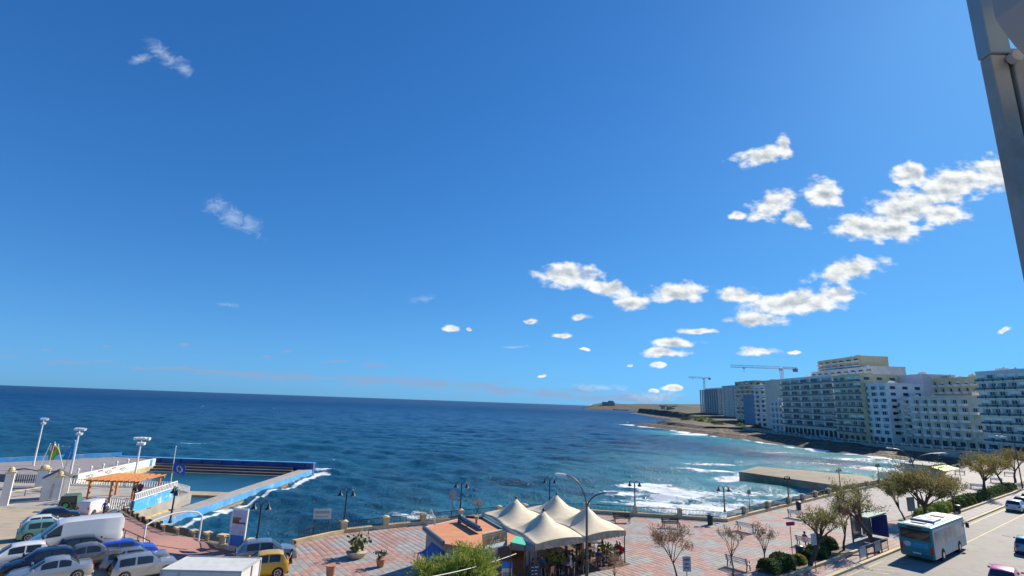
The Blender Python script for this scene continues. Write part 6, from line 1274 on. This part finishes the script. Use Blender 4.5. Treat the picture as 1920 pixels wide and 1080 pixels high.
# ================================================================ trees, hedges and shrubs
M_bark = mat('tamarisk_bark', (.085, .06, .042), .9, var=.35, scale=6, bump=.5)
def leafmat(n, a, b):
    m = bpy.data.materials.new(n); m.use_nodes = True; N = NT(m.node_tree); N.n.clear(); geo = N.new('ShaderNodeNewGeometry').outputs['Position']
    c = N.mix(N.smooth(N.noise(geo, 1.3, 3, .6), .36, .64), a, b); c = N.mix(N.math('MULTIPLY', N.noise(geo, 14, 2), .5), c, tuple(x * 1.7 for x in b))
    d = N.new('ShaderNodeBsdfPrincipled', inp={'Base Color': c, 'Roughness': .75, 'Specular IOR Level': .25}); tr = N.new('ShaderNodeBsdfTranslucent', inp={'Color': c}); N.new('ShaderNodeOutputMaterial', inp={0: N.new('ShaderNodeMixShader', inp={0: .3, 1: d.outputs[0], 2: tr.outputs[0]}).outputs[0]}); return m
LF_ol = leafmat('leaf_tamarisk_olive', (.16, .16, .045), (.25, .23, .075)); LF_br = leafmat('leaf_tamarisk_bronze', (.17, .14, .05), (.27, .23, .085)); LF_gr = leafmat('leaf_tamarisk_green', (.12, .19, .03), (.27, .31, .065)); LF_hd = leafmat('leaf_hedge', (.03, .065, .018), (.075, .12, .035)); LF_bare = leafmat('twig_bud', (.20, .13, .085), (.26, .18, .12)); LF_yl = leafmat('leaf_hedge_yellow', (.16, .17, .03), (.26, .25, .05))
def tree(label, base, h, fork, lean, rad, leaf, n_leaf, seed, cat='tree', size=.22, limbs=6, tr=.13, droop=.0, group='tamarisk trees on the promenade', name='tamarisk_tree', twigs=5, flat=.75, bark=None):
    rng = random.Random(seed); t = thing(name, label, cat, base, group=group); mb = MB(); lean = Vector(lean); tops = []
    P = [Vector((0, 0, -.1))]; fk = Vector((lean.x, lean.y, fork))
    for i in range(1, 6): s = i / 5; P.append(Vector((lean.x * s ** 1.4 + rng.uniform(-.06, .06), lean.y * s ** 1.4 + rng.uniform(-.06, .06), fork * s)))
    mb.tube(P, [tr * (1.25 - .55 * i / 5) for i in range(6)], 8); ends = []
    cc = Vector((lean.x * 1.25, lean.y * 1.25, h - rad * flat))
    for k in range(limbs):
        a = k * 2 * math.pi / limbs + rng.uniform(-.4, .4); rr = rad * rng.uniform(.45, .8); e = cc + Vector((math.cos(a) * rr, math.sin(a) * rr, rng.uniform(-.35, .55) * rad * flat)); st = P[-1] if k % 2 else P[-2]
        mid = st.lerp(e, .5) + Vector((rng.uniform(-.2, .2), rng.uniform(-.2, .2), .12 * h * rng.random())); q = [st, st.lerp(mid, .5), mid, mid.lerp(e, .55) + Vector((rng.uniform(-.1, .1), rng.uniform(-.1, .1), .05)), e]
        mb.tube(q, [tr * .55, tr * .45, tr * .33, tr * .22, tr * .10], 6)
        for j in range(twigs):
            s0 = q[2].lerp(q[4], rng.random()); d = (s0 - st).normalized() * .5 + Vector((rng.gauss(0, .6), rng.gauss(0, .6), rng.uniform(.05, .9))); d.normalize(); ln = rad * rng.uniform(.35, .75); e2 = s0 + d * ln; m2 = s0.lerp(e2, .5) + Vector((0, 0, -.05)); mb.tube([s0, m2, e2], [tr * .16, tr * .10, tr * .04], 4); ends.append((s0, e2))
            for _ in range(2):
                s1 = s0.lerp(e2, rng.uniform(.3, .9)); d2 = (d + Vector((rng.gauss(0, .6), rng.gauss(0, .6), rng.gauss(.1, .4)))).normalized(); e3 = s1 + d2 * ln * .55; mb.tube([s1, e3], [tr * .07, tr * .03], 3); ends.append((s1, e3))
    mb.build('trunk', bark or M_bark, t, smooth=True)
    mb = MB(); V = []; F = []
    for _ in range(n_leaf):
        a, b = rng.choice(ends); s = rng.uniform(.15, 1.08); p = a.lerp(b, s) + Vector((rng.gauss(0, 1), rng.gauss(0, 1), rng.gauss(0, .8))) * rad * .085; d = ((b - a).normalized() + Vector((rng.gauss(0, .55), rng.gauss(0, .55), rng.gauss(.15 - droop, .5)))).normalized(); sd = d.cross(Vector((rng.gauss(0, 1), rng.gauss(0, 1), rng.gauss(0, 1)))).normalized(); l = size * rng.uniform(.6, 1.4); w = l * .13
        o = len(V); V += [p - sd * w * .4, p + d * l * .55 + sd * w, p + d * l, p + d * l * .5 - sd * w]; F.append((o, o + 1, o + 2, o + 3))
    mb.add(V, F); mb.build('crown', leaf, t); return t
def wd(dx): return dx
tree('leaning tamarisk with feathery crown behind the grey notice', (24.43, 43.51, 0.0), 4.3, 2.1, (1.7, 1.1, 0), 1.75, LF_ol, 2400, 1, limbs=7, tr=.17, twigs=7)
tree('thin tamarisk with crooked forked trunk left of the bus shelter', (30.59, 48.92, 0.0), 3.9, 1.6, (.5, .3, 0), 1.3, LF_bare, 1100, 2, limbs=5, tr=.09)
tree('olive-green tamarisk in front of the bus shelter', (33.69, 48.96, 0.0), 5.4, 2.6, (-.9, .9, 0), 2.1, LF_ol, 3000, 3, limbs=8, tr=.18, twigs=7)
tree('dense bronze-olive tamarisk, the largest crown, behind the bus', (48.32, 61.34, 0.0), 5.6, 2.2, (.2, .5, 0), 3.3, LF_br, 8000, 4, limbs=11, tr=.2, twigs=9, size=.3, flat=.6)
tree('slim tamarisk just left of the largest crown', (45.57, 60.94, 0.0), 4.4, 2.0, (-.6, .2, 0), 1.6, LF_ol, 2600, 5, limbs=6, tr=.09)
tree('thin brownish tamarisk right of the largest crown, by the bus front', (57.48, 68.38, 0.0), 4.6, 2.1, (.4, .3, 0), 1.7, LF_br, 2400, 6, limbs=6, tr=.10)
tree('leaning tamarisk rising from the far hedge', (75.86, 84.1, 0.0), 5.6, 2.8, (1.2, .8, 0), 2.6, LF_br, 3400, 7, limbs=7, tr=.2, size=.3)
tree('tamarisk with a forked dark trunk further along the far hedge', (90.36, 95.78, 0.0), 5.6, 2.6, (-1.0, .4, 0), 2.6, LF_br, 3200, 8, limbs=7, tr=.16, size=.3)
tree('tamarisk partly cut by the right edge of the photo', (100.69, 104.29, 0.0), 6.0, 2.6, (.9, .6, 0), 2.9, LF_br, 3200, 9, limbs=7, tr=.17, size=.32)
tree('small reddish leafless tree nearest the tents', (12.58, 39.62, 0.0), 3.5, 1.3, (-.3, .3, 0), 1.45, LF_bare, 2600, 10, limbs=7, tr=.06, group='small bare trees on the paving', name='bare_tree', twigs=7, size=.16)
tree('small bare tree in front of the nearest pale bench', (16.99, 40.52, 0.0), 3.7, 1.7, (.05, .2, 0), 1.05, LF_bare, 700, 11, limbs=6, tr=.055, group='small bare trees on the paving', name='bare_tree', twigs=5, size=.16)
tree('small bare tree beside the hedge at the bottom', (20.68, 43.1, 0.0), 3.1, 1.2, (.1, .2, 0), .95, LF_bare, 900, 12, limbs=6, tr=.055, group='small bare trees on the paving', name='bare_tree', twigs=5, size=.16)
tree('wispy bare sapling at the sea railing left of the tents', (-2.91, 56.91, 0.0), 1.9, .7, (.1, 0, 0), .8, LF_bare, 700, 13, limbs=6, tr=.03, group='small bare trees on the paving', name='bare_tree', size=.12)
tree('wispy reddish sapling at the bottom edge right of the street light', (7.71, 38.27, 0.0), 1.9, .6, (.1, 0, 0), .8, LF_bare, 500, 14, limbs=6, tr=.03, group='small bare trees on the paving', name='bare_tree', size=.12)
tree('big feathery green bush hiding the front of the kiosk', (-2.65, 32.4, -.1), 2.85, .9, (0, 0, 0), 2.15, LF_gr, 26000, 15, limbs=13, tr=.14, group=None, name='feathery_bush', cat='bush', twigs=12, size=.22, flat=.62)
# planting bed along the kerb
mb = MB(); BED = [(t_, o_) for t_, o_ in ((-1.2, -1.75), (9.6, -1.75), (9.6, -3.6), (-1.2, -4.4))]; mb.prism([kerb(*q) for q in BED], -.02, .1); struct(mb.build('planting_bed', mat('dry_soil', (.20, .15, .095), .95, var=.3, scale=4, bump=.5)))
mb = MB(); mb.beam(kerb(-3, -1.7) + (.1,), kerb(9.7, -1.7) + (.1,), .22, .24); struct(mb.build('bed_kerb', M_lime, bevel=.02))
mb = MB(); mb.prism([kerb(*q) for q in ((30, -2.2), (110, -2.2), (110, -4.6), (30, -4.6))], -.02, .1); struct(mb.build('planting_bed_far', mat('dry_soil', (.20, .15, .095)))); mb = MB(); mb.beam(kerb(29, -2.1) + (.1,), kerb(110, -2.1) + (.1,), .22, .26); struct(mb.build('bed_kerb_far', M_lime))
def hedge(label, a, b, w, h, leaf, n, seed):
    a = Vector(a); b = Vector(b); rng = random.Random(seed); t = thing('hedge', label, 'hedge', a, group='clipped hedges along the road'); d = b - a; L = d.length; dn = d.normalized(); sd = Vector((-dn.y, dn.x, 0)); mb = MB(); V = []; F = []
    for _ in range(n):
        s = rng.random(); q = rng.uniform(-1, 1); z = rng.random(); prof = (.62 + .38 * math.sin(s * math.pi) ** .35) * (.85 + .15 * math.sin(s * L * 2.6 + seed)); 
        k = max(abs(q), z) ; 
        if k < .6 and rng.random() < .75: continue
        p = d * s + sd * (q * w / 2 * prof * (1.05 - .35 * z * z)) + Vector((0, 0, .1 + h * z * prof * (1 - .22 * q * q))); nr = (sd * q + Vector((0, 0, z - .2)) + Vector((rng.gauss(0, .6), rng.gauss(0, .6), rng.gauss(0, .5)))).normalized(); x = nr.orthogonal().normalized(); x = Matrix.Rotation(rng.uniform(0, 6.3), 3, nr) @ x; y = nr.cross(x); l = rng.uniform(.07, .14)
        o = len(V); V += [p - x * l, p + y * l * .5 + nr * .02, p + x * l, p - y * l * .5]; F.append((o, o + 1, o + 2, o + 3))
    mb.add(V, F); mb.build('foliage', leaf, t)
    mb = MB()
    for k in range(max(3, int(L / .5))): p = d * ((k + .5) / max(3, int(L / .5))); mb.tube([p, p + Vector((rng.uniform(-.15, .15), rng.uniform(-.15, .15), h * .75))], [.04, .015], 5)
    mb.build('stems', M_bark, t)
hedge('dark green hedge at the bottom edge under the small bare tree', kerb(-4.2, -3.0) + (0,), kerb(.2, -3.1) + (0,), 1.9, 1.1, LF_hd, 6500, 1); hedge('short yellow-green hedge at the foot of the leaning tamarisk', kerb(.4, -2.8) + (0,), kerb(1.6, -2.8) + (0,), 1.2, .8, LF_yl, 1800, 2); hedge('dark green hedge right of the leaning tamarisk', kerb(2.4, -2.9) + (0,), kerb(6.0, -2.9) + (0,), 1.7, 1.0, LF_hd, 5000, 3); hedge('dark green hedge beside the bus shelter', kerb(7.0, -3.6) + (0,), kerb(9.2, -3.6) + (0,), 1.6, 1.0, LF_hd, 3600, 4)
hedge('long green hedge beyond the bus, its near end', kerb(33, -3.4) + (0,), kerb(46, -3.4) + (0,), 2.0, 1.35, LF_gr, 9000, 5); hedge('long green hedge beyond the bus, middle stretch by the white car', kerb(47, -3.4) + (0,), kerb(60, -3.4) + (0,), 2.0, 1.35, LF_hd, 8000, 6); hedge('long green hedge beyond the bus, its far end', kerb(61, -3.4) + (0,), kerb(85, -3.4) + (0,), 2.1, 1.4, LF_hd, 8000, 7)
# ================================================================ the balcony the picture is taken from: post and awning cassette, top right
M_alum = mat('balcony_aluminium', (.30, .30, .27), .5, metal=.2, var=.15, scale=6, stain=(.20, .13, .08), stain_amt=.4); M_alub = mat('balcony_aluminium_blue_grey', (.22, .31, .36), .5, var=.1, scale=5); M_cass = mat('awning_cassette_beige', (.34, .31, .29), .6, var=.1, scale=4)
e0, e1 = Vector((1.41, 1.34, 13.1)), Vector((1.38, 1.3, 12.38))
bp_ = thing('balcony_post', 'weathered aluminium balcony post with an awning cassette, close to the camera', 'balcony post', (e0.x, 1.3, 9.6)); x0 = .0
topz = 13.07; mb = MB(); mb.box(0, .052, 0, .035, 0, topz - 9.6); mb.build('post', M_alum, bp_, bevel=.004)
mb = MB(); mb.box(-.004, .062, -.006, .036, topz - 9.6 + .001, topz - 9.6 + .5); mb.build('post_sleeve', M_alub, bp_, bevel=.004)
mb = MB(); mb.box(.0525, .062, .010, .03, 0, topz - 9.6); mb.build('groove', M_trim, bp_); mb = MB(); mb.box(.0625, .105, -.004, .036, 0, topz - 9.6 + .02); mb.build('guide_rail', M_alum, bp_, bevel=.004)
mb = MB(); mb.lathe([(.018, 0), (.018, .02), (.008, .024)], 10); sc2 = mb.build('bolt', M_unit, bp_); sc2.location = (.058, -.004, topz - 9.6 - .02); sc2.rotation_euler = (RAD(90), 0, 0)
CS = [Vector(q) - Vector((e0.x, 1.3, 9.6)) for q in [(1.36, 1.22, 13.26), (1.36, 1.22, 13.17), (1.36, 1.22, 13.12), (1.38, 1.22, 13.07), (1.4, 1.22, 13.03), (1.43, 1.22, 12.99), (1.53, 1.22, 12.89), (1.62, 1.22, 13.31)]]
n = len(CS); mb = MB(); mb.add([c for c in CS] + [c + Vector((.02, -.2, 0)) for c in CS], [tuple(reversed(range(n))), tuple(range(n, 2 * n))] + [(n + k, n + (k + 1) % n, (k + 1) % n, k) for k in range(n)]); mb.build('awning_cassette', M_cass, bp_)
# scrub and parked cars on the headland behind the rocks
rng = random.Random(6)
for k in range(14):
    Y = 440 + k * 13 + rng.uniform(-4, 4); X = np.interp(Y, [440, 520, 620], [196, 172, 215]) + rng.uniform(0, 22) + k % 2 * 8; z = float(zroad(Y)); r = rng.uniform(2.2, 4.5)
    t = thing('coastal_shrub', 'round %s shrub on the headland, %s from the camera' % (['dark green', 'olive'][k % 2], ['first', 'second', 'third', 'fourth', 'fifth', 'sixth', 'seventh', 'eighth', 'ninth', 'tenth', 'eleventh', 'twelfth', 'thirteenth', 'furthest'][k]), 'shrub', (X, Y, z - .5), group='shrubs on the headland'); mb = MB(); V = []; F = []
    for _ in range(420):
        a, b, q = rng.uniform(0, 6.28), rng.uniform(0, 1.45), rng.uniform(.55, 1.1); p = Vector((math.cos(a) * math.cos(b) * r * q * 1.3, math.sin(a) * math.cos(b) * r * q, math.sin(b) * r * q * .8)); d = Vector((rng.gauss(0, 1), rng.gauss(0, 1), rng.gauss(.3, .7))).normalized(); s_ = d.orthogonal().normalized(); o = len(V); V += [p, p + d * .5 + s_ * .28, p + d, p + d * .5 - s_ * .28]; F.append((o, o + 1, o + 2, o + 3))
    mb.add(V, F); mb.build('crown', [LF_hd, LF_gr][k % 2], t); mb = MB(); mb.tube([(0, 0, -1), (0, 0, r * .6)], [.25, .1], 5); mb.build('trunk', M_bark, t)
